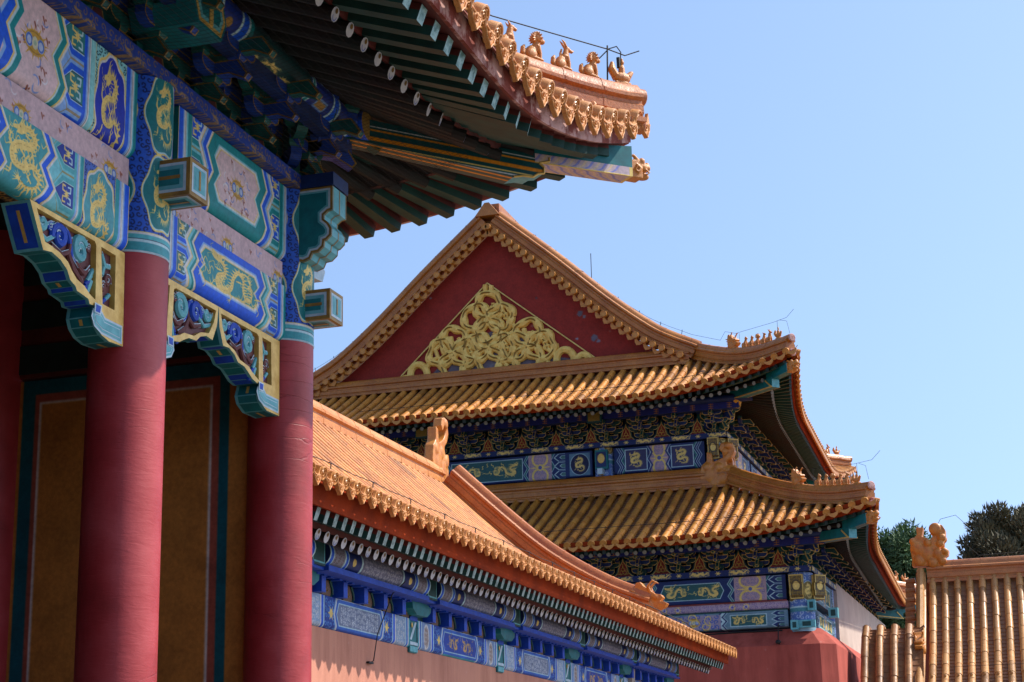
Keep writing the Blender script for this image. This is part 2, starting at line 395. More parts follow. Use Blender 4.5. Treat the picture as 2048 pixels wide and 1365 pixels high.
def cv_upper(L, H, hf, side='both'):
    """large architrave of the far bay, pink field"""
    c = CV(L, H, TEAL, 330); y0 = .0
    hw = .20
    c.rect(0, 0, L, H, TEAL)
    for s_ in (0, 1):
        x0 = 0 if s_ == 0 else L; t = 1 if s_ == 0 else -1
        hexrow(c, x0+t*hw, x0+t*(hw+.26), y0, H, t, TEAL, BLUE, GOLD)
        chevron(c, x0+t*(hw+.12), .10, H-hf, H, [(-.03, .03, WHT), (0, .012, GOLD), (.012, .03, LBLUE), (.042, .05, BLUE), (.092, .02, WHT), (.112, .01, GOLD), (.122, .05, TEAL)] if t > 0 else
                [(.0, .03, WHT), (-.012, .012, GOLD), (-.042, .03, LBLUE), (-.092, .05, BLUE), (-.112, .02, WHT), (-.122, .01, GOLD), (-.172, .05, TEAL)], t)
        a, b = (0, hw) if s_ == 0 else (L-hw, L)
        hoop(c, a, b, 0, H, BLUE, TEAL) if s_ == 0 else hoop(c, b, a, 0, H, BLUE, TEAL)
    yb = H-hf
    panel(c, hw+.30, L-hw-.30, yb+.05, H-.02, TEAL, PINK, .08, .04)
    cx, cy = L/2, (yb+H)/2
    sprigs(c, (hw+.52, yb+.10, L-hw-.52, H-.13), 34, 4, .9); lotus(c, cx, cy-.01, .135)
    c.rect(hw+.5, .0, L-hw-.5, .085, REDB); c.rect(hw+.48, .085, L-hw-.48, .10, WHT)
    curls(c, hw+.52, .01, L-hw-.52, .08, .06, '#3d6a72', .008, 8)
    return c
def cv_lower(L, H, hf):
    c = CV(L, H, BLUE, 330); hw = .17
    for s_ in (0, 1):
        x0 = 0 if s_ == 0 else L; t = 1 if s_ == 0 else -1
        hexrow(c, x0+t*hw, x0+t*(hw+.24), 0, H, t, BLUE, '#4c7a78', GOLD)
        bl = [(-.03, .03, WHT), (0, .012, GOLD), (.012, .035, LTEAL), (.047, .03, TEAL), (.077, .02, WHT), (.097, .01, GOLD)]
        if t < 0: bl = [(-o-w, w, k) for o, w, k in bl]
        chevron(c, x0+t*(hw+.13), .09, H-hf, H, bl, t)
        hoop(c, 0, hw, 0, H, TEAL, BLUE) if s_ == 0 else hoop(c, L, L-hw, 0, H, TEAL, BLUE)
    yb = H-hf
    panel(c, hw+.28, L-hw-.28, yb+.03, H-.02, BLUE, '#2f8f96', .07, .035)
    dragon(c, L/2+.06, (yb+H)/2, .42, .21, 1, w=.18); wisps(c, L/2-.5, yb+.1, L/2+.5, H-.09, 16, .12, w=.008, seed=4)
    c.rect(hw+.4, 0, L-hw-.4, .07, '#1d3f46'); curls(c, hw+.4, .0, L-hw-.4, .07, .06, GOLDD, .01, 8)
    return c
def cv_upper_left(L, H, hf):
    """end of the big architrave left of the first column: pink field, hexagons, roundel, end band (right end at x=L)"""
    c = CV(L, H, TEAL, 330); y0 = 0
    R = lambda d: L-d
    medallion(c, R(.56), R(.14), 0, H, '#8fd0d0', '#123c46', '#1b2fae', path=DR2)
    c.fill([(R(.54), .0), (R(.54), .10), (R(.40), .16), (R(.25), .10), (R(.23), 0)], GOLD, 1); c.fill([(R(.54), .0), (R(.54), .085), (R(.40), .145), (R(.26), .085), (R(.25), 0)], '#1b2a90')
    hoop(c, R(.0), R(.17), 0, H, TEAL, BLUE)
    hoop(c, R(.55), R(.70), 0, H, '#8fd0d0', BLUE)
    hexrow(c, R(.69), R(.98), 0, H, -1, BLUE, '#2d7f80', GOLD)
    chevron(c, R(.86), .09, H-hf, H, [(-.02, .02, WHT), (-.035, .015, GOLD), (-.085, .05, TEAL), (-.10, .015, PALE), (-.112, .012, GOLD), (-.80, .69, PINK)], -1)
    x1, x2 = R(1.02), R(1.45); sprigs(c, (R(1.42), .06, R(1.10), H-.06), 30, 6, 1.1)
    lotus(c, R(1.24), H-hf*.5, .15)
    c.rect(R(1.6), 0, R(1.06), .10, '#9a5a58')
    chevron(c, R(1.36), .09, H-hf, H, [(-.06, .05, TEAL), (-.08, .02, PALE), (-.10, .015, GOLD), (-.17, .07, BLUE), (-.20, .03, LBLUE)], -1)
    c.fill([(0, 0), (R(1.64), 0), (R(1.64), H*.2), (R(1.56), H*.5), (R(1.64), H*.8), (R(1.64), H), (0, H)], BLUE)
    c.fill([(0, .16), (R(1.74), .16), (R(1.69), H*.5), (R(1.74), H-.05), (0, H-.05)], GOLD, 1); c.fill([(0, .18), (R(1.76), .18), (R(1.71), H*.5), (R(1.76), H-.07), (0, H-.07)], TEAL)
    dragon(c, R(2.3), H-hf*.5, .4, .24, -1)
    return c
def cv_lower_left(L, H, hf):
    c = CV(L, H, LTEAL, 330); R = lambda d: L-d
    medallion(c, R(.56), R(.16), 0, H, '#4a6ec4', '#16265c', '#4f9ea6', path=DR2)
    hoop(c, R(0), R(.18), 0, H, BLUE, '#2f9aa0'); hoop(c, R(.56), R(.68), 0, H, '#2f9aa0', '#58b0b4')
    hexrow(c, R(.67), R(.92), 0, H, -1, '#4fa8ae', '#223a9c', GOLD)
    chevron(c, R(.86), .09, H-hf, H, [(-.02, .02, WHT), (-.03, .01, GOLD), (-.08, .05, BLUE), (-.10, .02, WHT), (-.112, .012, GOLD), (-.80, .69, '#3f9aa0')], -1)
    dragon(c, R(1.20), H-hf*.52, .30, .25, 1, path=DR2, w=.19); wisps(c, R(1.42), .14, R(.98), H-.06, 18, .09, w=.007)
    c.rect(R(1.45), .0, R(1.0), .09, '#3a2d1a'); curls(c, R(1.45), 0, R(1.0), .09, .07, GOLDD, .012, 3)
    chevron(c, R(1.38), .09, H-hf, H, [(-.02, .02, WHT), (-.03, .012, GOLD), (-.09, .06, BLUE), (-.11, .02, WHT), (-.5, .39, LTEAL)], -1)
    return c
def cv_plank(L, H):
    c = CV(L, H, '#d4b3b6', 260)
    sprigs(c, (.05, .03, L-.05, H-.03), int(L*20), 9, .9)
    x = .12
    while x < L: lotus(c, x, H/2, .115); x += 1.02 if L > 2 else (L-.24)/2
    return c
def cv_strip(L, H):
    c = CV(L, H, '#18358a', 260); curls(c, 0, .012, L, H-.012, .075, '#86644c', .009, 14); x = .4
    while x < L: dragon(c, x, H/2, .17, H*.34, 1, '#9a764c', 0, DR1, .2, False); x += .62
    return c
def cv_column(H, circ):
    """painted column head unrolled: x round the shaft, y up; bands and lobed cartouches"""
    c = CV(circ, H, '#2458c4', 300)
    curls(c, 0, .12, circ, H, .05, '#122058', .0085, 12)
    n = 4
    for k in range(n):
        for j, (yy, hh) in enumerate(((.42, .26), (.98, .28))):
            cx = circ*k/n+circ*.103; 
            for dx in (0, circ if cx < .2 else (-circ if cx > circ-.2 else 0)):
                lob = lambda q: [(cx+dx+q*.155*(1+.07*math.cos(6*t))*math.cos(t), yy+q*hh*(1+.07*math.cos(6*t))*math.sin(t)) for t in np.linspace(0, 2*PI, 49)[:-1]]
                c.fill(lob(1.08), GOLD, 1); c.fill(lob(1.03), PALE); c.fill(lob(.99), '#137a7c')
                dragon(c, cx+dx, yy, .15, hh*.95, 1, path=DR2, w=.2)
    for y, h, col in ((0, .06, '#3f9aa2'), (.06, .02, PALE), (.08, .004, INK), (.084, .03, '#59b4ba'), (.114, .016, WHT), (.128, .006, GOLD)): c.rect(0, y, circ, y+h, col, 1 if col == GOLD else 0)
    return c
# ------------------------------------------------------------------ shared materials
def tilemat(name, c1, c2, c3, rough=.38, scale=3.0):
    """glazed roof tile: amber glaze, worn pinkish-buff patches, soot"""
    m, nt, b = newmat(name); oc = objco(nt)
    n1 = noise_node(nt, scale, 7, .7, oc); n2 = noise_node(nt, scale*7, 5, .7, oc); n3 = noise_node(nt, scale*22, 3, .6, oc)
    r1 = ramp(nt, n1.outputs[0], [(.38, lin(c1)), (.62, lin(c2))])
    r2 = ramp(nt, n2.outputs[0], [(.50, (0, 0, 0)), (.72, (1, 1, 1))])
    c = mixc(nt, math_node(nt, 'MULTIPLY', r2.outputs[0], .45), r1.outputs[0], lin(c3))
    r3 = ramp(nt, n3.outputs[0], [(.30, (.62, .58, .55)), (.52, (1, 1, 1))])
    c = mixc(nt, 1.0, c, r3.outputs[0], 'MULTIPLY')
    uvn = nt.nodes.new('ShaderNodeUVMap'); sx = nt.nodes.new('ShaderNodeSeparateXYZ'); nt.links.new(uvn.outputs[0], sx.inputs[0])      # one random number per tile
    rt = ramp(nt, sx.outputs[0], [(0, (1, 1, 1)), (.004, (.50, .47, .46)), (.05, (.76, .74, .72)), (.5, (1, 1, 1)), (.93, (1.14, 1.12, 1.10)), (1, (1.25, 1.22, 1.25))])
    c = mixc(nt, 1.0, c, rt.outputs[0], 'MULTIPLY')
    nt.links.new(c, b.inputs['Base Color']); b.inputs['Specular IOR Level'].default_value = .5; b.inputs['Coat Weight'].default_value = .12; b.inputs['Coat Roughness'].default_value = .18
    rr = ramp(nt, n2.outputs[0], [(.35, (rough,)*3), (.7, (rough+.3,)*3)]); nt.links.new(rr.outputs[0], b.inputs['Roughness'])
    bumpit(nt, b, n3.outputs[0], .35, .008)
    return m
M_TILE = tilemat('glazed tile', '#c4702a', '#d38638', '#d2946a', .32)
M_TROUGH = tilemat('trough tile', '#7a4a26', '#94602f', '#8d6244', .55)
M_RIDGE = tilemat('ridge tile', '#a85c28', '#bd7236', '#96604c', .36, 2.2)
M_DISC = tilemat('tile end', '#c27a2e', '#d09250', '#cf9a68', .42, 6)
M_BEAST = tilemat('glazed beast', '#bd6f22', '#d18a36', '#a5672f', .32, 5)
M_PEEL = mat('peeling red board', '#7c3628', .85, '#bb938a', 4, .4, 30, sharp=(.45, .55))
M_REDB = mat('red fascia', '#a23a10', .8, '#7c2a0c', 2.5, .2, 60, spec=.1)
M_RAFG = mat('dark green rafter', '#1c4a40', .6, '#15362f', 4, .1)
M_RAFR = mat('dark round rafter', '#1a2824', .7, '#261814', 3, .1)
M_RAFS = mat('red brown board', '#6e2c22', .7, '#4b1c15', 3, .1)
M_SHEA = mat('dark sheathing', '#22140f', .8, '#140d0b', 3)
M_WHITE = mat('white lacquer', '#d8d4d2', .45, '#b9b9c4', 9)
M_PEARL = mat('pearl eye', '#8a6a2c', .5, '#6a5020', 20)
M_PEARLB = mat('pearl blue', '#8793c4', .5, '#6f7fb8', 20)
M_FLYF = mat('pale green rafter end', '#8fb0ae', .55, '#4d7472', 14, .1, 60, sharp=(.40, .56))
M_GOLD = mat('gold leaf', '#e3c06e', .42, '#c39a48', 12, .1, 60, metal=.25)
M_GOLDD = mat('old gold', '#a8843a', .5, '#7c5c26', 10, metal=.2)
M_BLUE = mat('azurite paint', '#144cc0', .55, '#123a98', 8)
M_DBL = mat('dark blue paint', '#16326e', .55, '#10224a', 6)
M_TEAL = mat('malachite paint', '#0a767a', .5, '#0a5c62', 8)
M_DTEAL = mat('dark green paint', '#154a46', .55, '#0f3634', 7)
M_PTEAL = mat('pale teal paint', '#6fb4ba', .5, '#4c979f', 9)
M_PALE = mat('pale line paint', '#c3d3da', .5, '#9db6c2', 12)
M_RED = mat('vermilion lacquer', '#8a2c26', .5, '#6c201c', 4)
M_PLUM = mat('plum ground paint', '#6d3a38', .6, '#54282a', 6)
M_WIRE = mat('iron wire', '#22201f', .6)
M_WIREP = mat('bright wire', '#a08c80', .4)
def wallmat(name, a, c, d):
    m, nt, b = newmat(name); oc = objco(nt); n = noise_node(nt, .8, 6, .65, oc); r = ramp(nt, n.outputs[0], [(.3, lin(c)), (.7, lin(a))])
    mp = nt.nodes.new('ShaderNodeMapping'); mp.inputs['Scale'].default_value = (1.6, 1.6, .22); nt.links.new(oc, mp.inputs[0])
    n2 = noise_node(nt, 2.2, 6, .7, mp.outputs[0]); r2 = ramp(nt, n2.outputs[0], [(.42, (1, 1, 1)), (.75, lin(d))])
    col = mixc(nt, 1.0, r.outputs[0], r2.outputs[0], 'MULTIPLY'); n3 = noise_node(nt, 5, 8, .75, oc); r3 = ramp(nt, n3.outputs[0], [(.62, (0, 0, 0)), (.70, (1, 1, 1))])
    col = mixc(nt, math_node(nt, 'MULTIPLY', r3.outputs[0], .22), col, lin('#c9aaa0')); nt.links.new(col, b.inputs['Base Color']); b.inputs['Roughness'].default_value = .88
    n4 = noise_node(nt, 60, 4, .6, oc); bumpit(nt, b, math_node(nt, 'ADD', n4.outputs[0], n.outputs[0]), .2, .012); return m
M_WALL = wallmat('red wall plaster', '#bb5646', '#a6483a', '#c9b4ac')
M_FADEW = wallmat('faded pink wall plaster', '#c98a70', '#bb7d68', '#d2c6c0')
M_FLYG = mat('grey green rafter end', '#98a8a2', .6, '#5c6e6a', 14, .1, 60, sharp=(.38, .58))
M_NBL = mat('eave blue paint', '#1d46a6', .55, '#183a86', 6); M_NTE = mat('eave green paint', '#14665e', .55, '#0f4c48', 7)
M_BRICK = mat('grey white plaster', '#b3a497', .9, '#9a8b7f', 1.5, .15, 70)
M_BLACK = mat('dark interior', '#120d0c', .9)

# ------------------------------------------------------------------ roofs
class Slope:
    def __init__(s, O, a, b, L, prof, D, hip0=False, hip1=False, lift=.5, R=3.0, charge=.25, ex=2.2):
        s.ex = ex
        s.O, s.a, s.b, s.L, s.D = np.asarray(O, float), nrm(a), nrm(b), L, D
        prof = [tuple(p) for p in crom(prof, 5)] if len(prof) > 2 else prof
        s.prof = prof; s.h0, s.h1, s.lift, s.R, s.ch = hip0, hip1, lift, R, charge
        s.us = -charge if hip0 else 0.0; s.ue = L+charge if hip1 else L
    def h(s, d):
        P = s.prof
        if d <= P[0][0]: return P[0][1]+(d-P[0][0])*(P[1][1]-P[0][1])/(P[1][0]-P[0][0])
        for (a, x), (b, y) in zip(P, P[1:]):
            if d <= b: return x+(y-x)*(d-a)/(b-a)
        return P[-1][1]+(d-P[-1][0])*(P[-1][1]-P[-2][1])/(P[-1][0]-P[-2][0])
    def k(s, u):
        r = 0
        if s.h0: r += max(0, 1-u/s.R)**s.ex
        if s.h1: r += max(0, 1-(s.L-u)/s.R)**s.ex
        return r
    def fade(s, d): return max(0, 1-max(d, 0)/(s.R*1.05))**1.7
    def at(s, u, d, z): 
        f = s.k(u)*s.fade(d)
        return s.O+s.a*u+s.b*(d-s.ch*f)+Z_*(z+s.lift*f)
    def pt(s, u, d, dz=0): return s.at(u, d, s.h(d)+dz)
    def dmax(s, u):
        m = s.D
        for on, e in ((s.h0, u), (s.h1, s.L-u)):
            if on:
                d = max(e, -s.ch)
                for _ in range(8): d = e+s.ch*s.k(u)*s.fade(d)
                m = min(m, d)
        return m

def leafpoly(w, h):
    return [(-w, .02), (-w*.98, -.30*h), (-w*.80, -.40*h), (-w*.62, -.66*h), (-w*.30, -.80*h), (0, -h), (w*.30, -.80*h), (w*.62, -.66*h), (w*.80, -.40*h), (w*.98, -.30*h), (w, .02), (w*.5, -.10*h), (0, -.15*h), (-w*.5, -.10*h)]
def disc_proto(r, fine):
    m = MB(); n = 18 if fine else 10
    ang = [2*PI*i/n for i in range(n)]
    def ringv(rr, z): return [(rr*math.cos(a), rr*math.sin(a), z) for a in ang]
    prof = [(1.06, -.06), (1.06, .012), (1.0, .02), (.86, .02), (.80, .006)] if fine else [(1.04, -.05), (1.0, .012), (.82, .012), (.78, .0)]
    vs = []
    for rr, z in prof: vs += ringv(rr*r, z)
    fs = [(j*n+i, j*n+(i+1) % n, (j+1)*n+(i+1) % n, (j+1)*n+i) for j in range(len(prof)-1) for i in range(n)]
    fs.append(tuple((len(prof)-1)*n+i for i in range(n)))
    m.add(vs, fs, 0)
    if fine:
        m.tube([(r*(.14+.42*t)*math.cos(t*9), r*(.14+.42*t)*math.sin(t*9), .012) for t in np.linspace(0, 1, 16)], r*.085, 5, 0)
        for a in range(5): m.ell((r*.60*math.cos(a*1.26+.3), r*.60*math.sin(a*1.26+.3), .008), (r*.12, r*.12, .016), mat=0, nu=6, nv=4)
    return m
def drip_proto(w, h, fine, moon=False):
    m = MB(); P = [(-w, .06)]+leafpoly(w, h)[1:-4]+[(w*.98, -.30*h), (w, .06), (w*.5, .0), (0, -.02), (-w*.5, .0)]
    if moon: P = [(w*math.cos(t), h*math.sin(t)*(1.0 if abs(math.cos(t)) > .2 else 1.12)) for t in np.linspace(PI, 2*PI, 11)]+[(w*.55, -.22*h), (0, -.34*h), (-w*.55, -.22*h)]
    m.prism(P, (0, 0, 0), X_, Y_, V(0, 0, -.03), 0)
    if fine:
        for a, b in zip(P[:10], P[1:11]): m.tube([(a[0]*.93, a[1]*.95, .003), (b[0]*.93, b[1]*.95, .003)], .008, 5, 0)
        m.tube([(w*.45*math.cos(t)*(1-t*.1), -.42*h+.24*h*math.sin(t)*(1-t*.1), .004) for t in np.linspace(0, 8, 16)], .009, 5, 0)
        m.tube([(-w*.7, -.16*h, .004), (0, -.24*h, .006), (w*.7, -.16*h, .004)], .008, 5, 0)
    return m
def tiles(sl, pitch, r, u0=None, u1=None, seg=.33, step=.14, ov=.06, fine=False, knob=False, disc=True, droph=1.4, dw=None, dh=None, nring=7, skip_trough=False, rd=None, moon=False, jo=.05, dz=-.06):
    """barrel tiles with lapped joints, stepped trough tiles, round end tiles and drip tiles; mats: tile, trough, disc"""
    mb = MB(); u0 = sl.us if u0 is None else u0; u1 = sl.ue if u1 is None else u1
    n = max(1, int(round((u1-u0)/pitch))); pitch = (u1-u0)/n
    ds, dr = disc_proto(rd or r*1.04, fine), drip_proto(dw or pitch*.44, dh or pitch*.44*droph, fine, moon)
    def fr(u, d):
        t = nrm(sl.pt(u, d+.05)-sl.pt(u, d-.05)); x = nrm(sl.pt(u+.05, d)-sl.pt(u-.05, d)); nn = nrm(np.cross(x, t)); 
        return x, t, (nn if nn[2] > 0 else -nn)
    jr = random.Random(n)
    for k in range(n):
        u = u0+(k+.5)*pitch; dm = sl.dmax(u)-.03
        if dm > .02:
            ns = max(1, int(round((dm+ov)/seg))); rings = []
            for i in range(ns):
                a, b = -ov-(.04 if i == 0 else 0)+(dm+ov)*i/ns, -ov+(dm+ov)*(i+1)/ns; j = jr.uniform(-.004, .004); j2 = jr.uniform(.97, 1.03)
                for d, q in ((a, (1+jo)*j2), (b, (1-jo)*j2)):
                    x, t, nn = fr(u, d); p = sl.pt(u+j, d, .012)
                    rings += [p+r*q*(math.cos(w)*x+math.sin(w)*nn) for w in np.linspace(-.35, PI+.35, nring)]
            K = 2*ns
            tn = [jr.uniform(.01, 1) for _ in range(ns)]; mb.add(rings, [(j*nring+i, j*nring+i+1, (j+1)*nring+i+1, (j+1)*nring+i) for j in range(K-1) for i in range(nring-1)], 0, [[(tn[j//2], 0)]*4 for j in range(K-1) for i in range(nring-1)])
            if disc:
                x, t, nn = fr(u, 0); R = np.array([x, nn, -t]).T
                if np.dot(np.cross(x, nn), -t) < 0: R = np.array([-x, nn, -t]).T
                mb.merge(MBm(ds, 2), R, sl.pt(u, -ov-.045, .012))
            if knob:
                x, t, nn = fr(u, .2); mb.ell(sl.pt(u, .18, .012)+nn*(r+.012), (r*.42, r*.42, r*.5), mat=0, nu=8, nv=5)
        if k < n-1 or True:
            v = u+pitch/2; dm = sl.dmax(v)-.02
            if dm > .02 and v < u1+.01 and not skip_trough:
                ns = max(1, int((dm+ov)/step)); rows = []
                for i in range(ns):
                    a, b = -ov+(dm+ov)*i/ns, -ov+(dm+ov)*(i+1)/ns
                    for d, dz in ((a, .020), (b, .0)):
                        for w, q in ((-.5, .01), (-.22, -.045), (.22, -.045), (.5, .01)): rows.append(sl.pt(v+w*pitch, d, dz+q-.01))
                K = 2*ns
                mb.add(rows, [(j*4+i, j*4+i+1, (j+1)*4+i+1, (j+1)*4+i) for j in range(K-1) for i in range(3)], 1)
            if disc and dm > -.02 and v < u1+.01:
                x, t, nn = fr(v, 0); o_ = nrm(-t*V(1, 1, .3)+V(0, 0, .10)); y = nrm(np.cross(o_, x)); y = y if y[2] > 0 else -y
                R = np.array([x, y, np.cross(x, y)]).T
                mb.merge(MBm(dr, 2), R, sl.pt(v, -ov-.055, dz))
    return mb
def MBm(o, m):
    q = MB(); q.v = o.v; q.f = o.f; q.m = [m]*len(o.f); q.uv = o.uv; q.n = o.n; return q

def rafters(sl, parent, pitch, u0, u1, rnd, fly, Rf, rad_=.05, sq=.085, sqh=None, keep=None, rest=None, flym=None, fine=True, names=('round_rafter', 'flying_rafter'), mats=None, eye=True, ng=10):
    """rnd=(d_tip,z_tip,d_in,z_in); fly the same; fans out towards hip corners"""
    mr = mats or [M_RAFR, M_WHITE, M_PEARL, M_PEARLB]
    def inner(u, d):
        if sl.h1 and sl.L-u < Rf: e = sl.L-u; return sl.L-(d+(e+sl.ch)*(Rf-d)/(Rf+sl.ch))
        if sl.h0 and u < Rf: e = u; return d+(e+sl.ch)*(Rf-d)/(Rf+sl.ch)
        return u
    n = int(round((u1-u0)/pitch))
    for k in range(n):
        u = u0+(k+.5)*(u1-u0)/n
        for (d0, z0, d1, z1), nm, isr in ((rnd, names[0], True), (fly, names[1], False)):
            dm = min(d1, 9)
            ui, uo = inner(u, d1), u
            if sl.h1 and sl.L-u < Rf: uo = min(u, sl.L+sl.ch-.10-d0*.9*max(0, 1-(sl.L-u)/Rf)); 
            if sl.h0 and u < Rf: uo = max(u, -sl.ch+.10+d0*.9*max(0, 1-u/Rf))
            p0, p1 = sl.at(uo, d0, z0), sl.at(ui, d1, z1)
            if np.linalg.norm(p1-p0) < .15: continue
            solo = keep is None or keep(uo)
            m = MB() if solo else rest[isr]
            if isr:
                t = nrm(p1-p0)
                m.tube([p0, p1], rad_, ng, 0, True, 1)
                if eye:
                    y = nrm(Z_-t*t[2]); x = np.cross(t, y); o = p0-t*.004
                    m.add([o+y*rad_*.45+rad_*.36*(math.cos(a)*x+math.sin(a)*y) for a in np.linspace(0, 2*PI, 9)[:-1]], [tuple(range(8))], 2)
                    if k % 2 == 0:
                        o = p0-t*.003; m.add([o-y*rad_*.2+rad_*.72*(math.cos(a)*x*.8+math.sin(a)*y) for a in np.linspace(PI, 2*PI, 9)]+[o-y*rad_*.2+rad_*.5*(math.cos(a)*x*.8+math.sin(a)*y) for a in np.linspace(PI, 2*PI, 9)], [(i, i+1, 10+i, 9+i) for i in range(8)], 3)
                if solo: m.build(nm, mr, parent)
            else:
                hh = (sqh or sq); t_ = nrm(p1-p0); zz = nrm(Z_-t_*t_[2]); m.bar(p0-zz*hh*.2, p1-zz*hh*.2, sq, hh*.6, Z_, 0, 1); m.bar(p0+zz*hh*.3, p1+zz*hh*.3, sq, hh*.4, Z_, 2, 1)
                if solo: m.build(nm, [M_RAFG, flym or M_FLYF, M_RAFS], parent, smooth=0)
def strip(sl, u0, u1, n, d0, z0, d1, z1, mb, mat=0, thick=.02):
    """long board following the curve of the eave from (d0,z0) to (d1,z1)"""
    us = np.linspace(u0, u1, n); vs = []
    for u in us:
        a, b = sl.at(u, d0, z0), sl.at(u, d1, z1); q = nrm(np.cross(sl.a, b-a))*thick
        vs += [a, b, b+q, a+q]
    fs = []
    for i in range(n-1):
        for j in range(4): fs.append((i*4+j, i*4+(j+1) % 4, (i+1)*4+(j+1) % 4, (i+1)*4+j))
    fs += [(3, 2, 1, 0), tuple((n-1)*4+j for j in range(4))]
    return mb.add(vs, fs, mat)
def tile_bed(sl, u0, u1, mb, mat=0, n=60, d=-.02):
    return strip(sl, u0, u1, n, d, -.085, d+.006, .035, mb, mat, .02)
def sheath(sl, u0, u1, d0, z0, d1, z1, mb, mat=0, nu=40, nd=4, clip=True):
    rows = []
    for u in np.linspace(u0, u1, nu):
        m = sl.dmax(u)+.05 if clip else 99
        for q in np.linspace(0, 1, nd):
            d = min(d0+(d1-d0)*q, max(m, d0)); rows.append(sl.at(u, d, z0+(z1-z0)*(d-d0)/(d1-d0)))
    return mb.add(rows, [(i*nd+j, i*nd+j+1, (i+1)*nd+j+1, (i+1)*nd+j) for i in range(nu-1) for j in range(nd-1)], mat)
def sweep(mb, path, prof, mat=0, cap=True, side=None):
    path = [np.asarray(p, float) for p in path]; k = len(path); n = len(prof); vs = []
    for i, p in enumerate(path):
        t = nrm(path[min(i+1, k-1)]-path[max(i-1, 0)])
        x = nrm(np.cross(t, Z_)) if side is None else np.asarray(side, float); y = nrm(np.cross(x, t))
        vs += [p+a*x+b*y for a, b in prof]
    fs = [(i*n+j, i*n+(j+1) % n, (i+1)*n+(j+1) % n, (i+1)*n+j) for i in range(k-1) for j in range(n)]
    if cap: fs += [tuple(range(n-1, -1, -1)), tuple((k-1)*n+j for j in range(n))]
    return mb.add(vs, fs, mat)
def ridgeprof(w, h):
    L = [(-.5, 0), (-.5, .10), (-.34, .16), (-.34, .20), (-.40, .24), (-.40, .42), (-.34, .46), (-.34, .54), (-.46, .60), (-.46, .68), (-.34, .74), (-.30, .86), (-.18, .97), (0, 1)]
    L = [(a*w, b*h) for a, b in L]
    return L+[(-a, b) for a, b in L[-2::-1]]
def joints(mb, path, prof, gap, mat=0):
    """slightly proud butt joints along a ridge so that single ridge tiles read"""
    path = [np.asarray(p, float) for p in path]; acc = 0
    for a, b in zip(path, path[1:]):
        l = np.linalg.norm(b-a); d = (b-a)/l; x = gap-acc
        while x < l:
            p = a+d*x; sweep(mb, [p-d*.012, p+d*.012], [(q[0]*1.025, q[1]*1.012) for q in prof], mat); x += gap
        acc = (acc+l) % gap
def fuse(mb, vox, name, mats, sm=0):
    me = mb.mesh('tmp', mats, smooth=0); o = bpy.data.objects.new('tmp', me); COL.objects.link(o)
    r = o.modifiers.new('r', 'REMESH'); r.mode = 'VOXEL'; r.voxel_size = vox
    if sm: q = o.modifiers.new('s', 'SMOOTH'); q.iterations = sm; q.factor = .5
    bpy.context.view_layer.update(); dg = bpy.context.evaluated_depsgraph_get()
    out = bpy.data.meshes.new_from_object(o.evaluated_get(dg)); out.name = name
    bpy.data.objects.remove(o); bpy.data.meshes.remove(me)
    out.materials.clear()
    for m in (mats if isinstance(mats, (list, tuple)) else [mats]): out.materials.append(m)
    out.shade_smooth(); return out

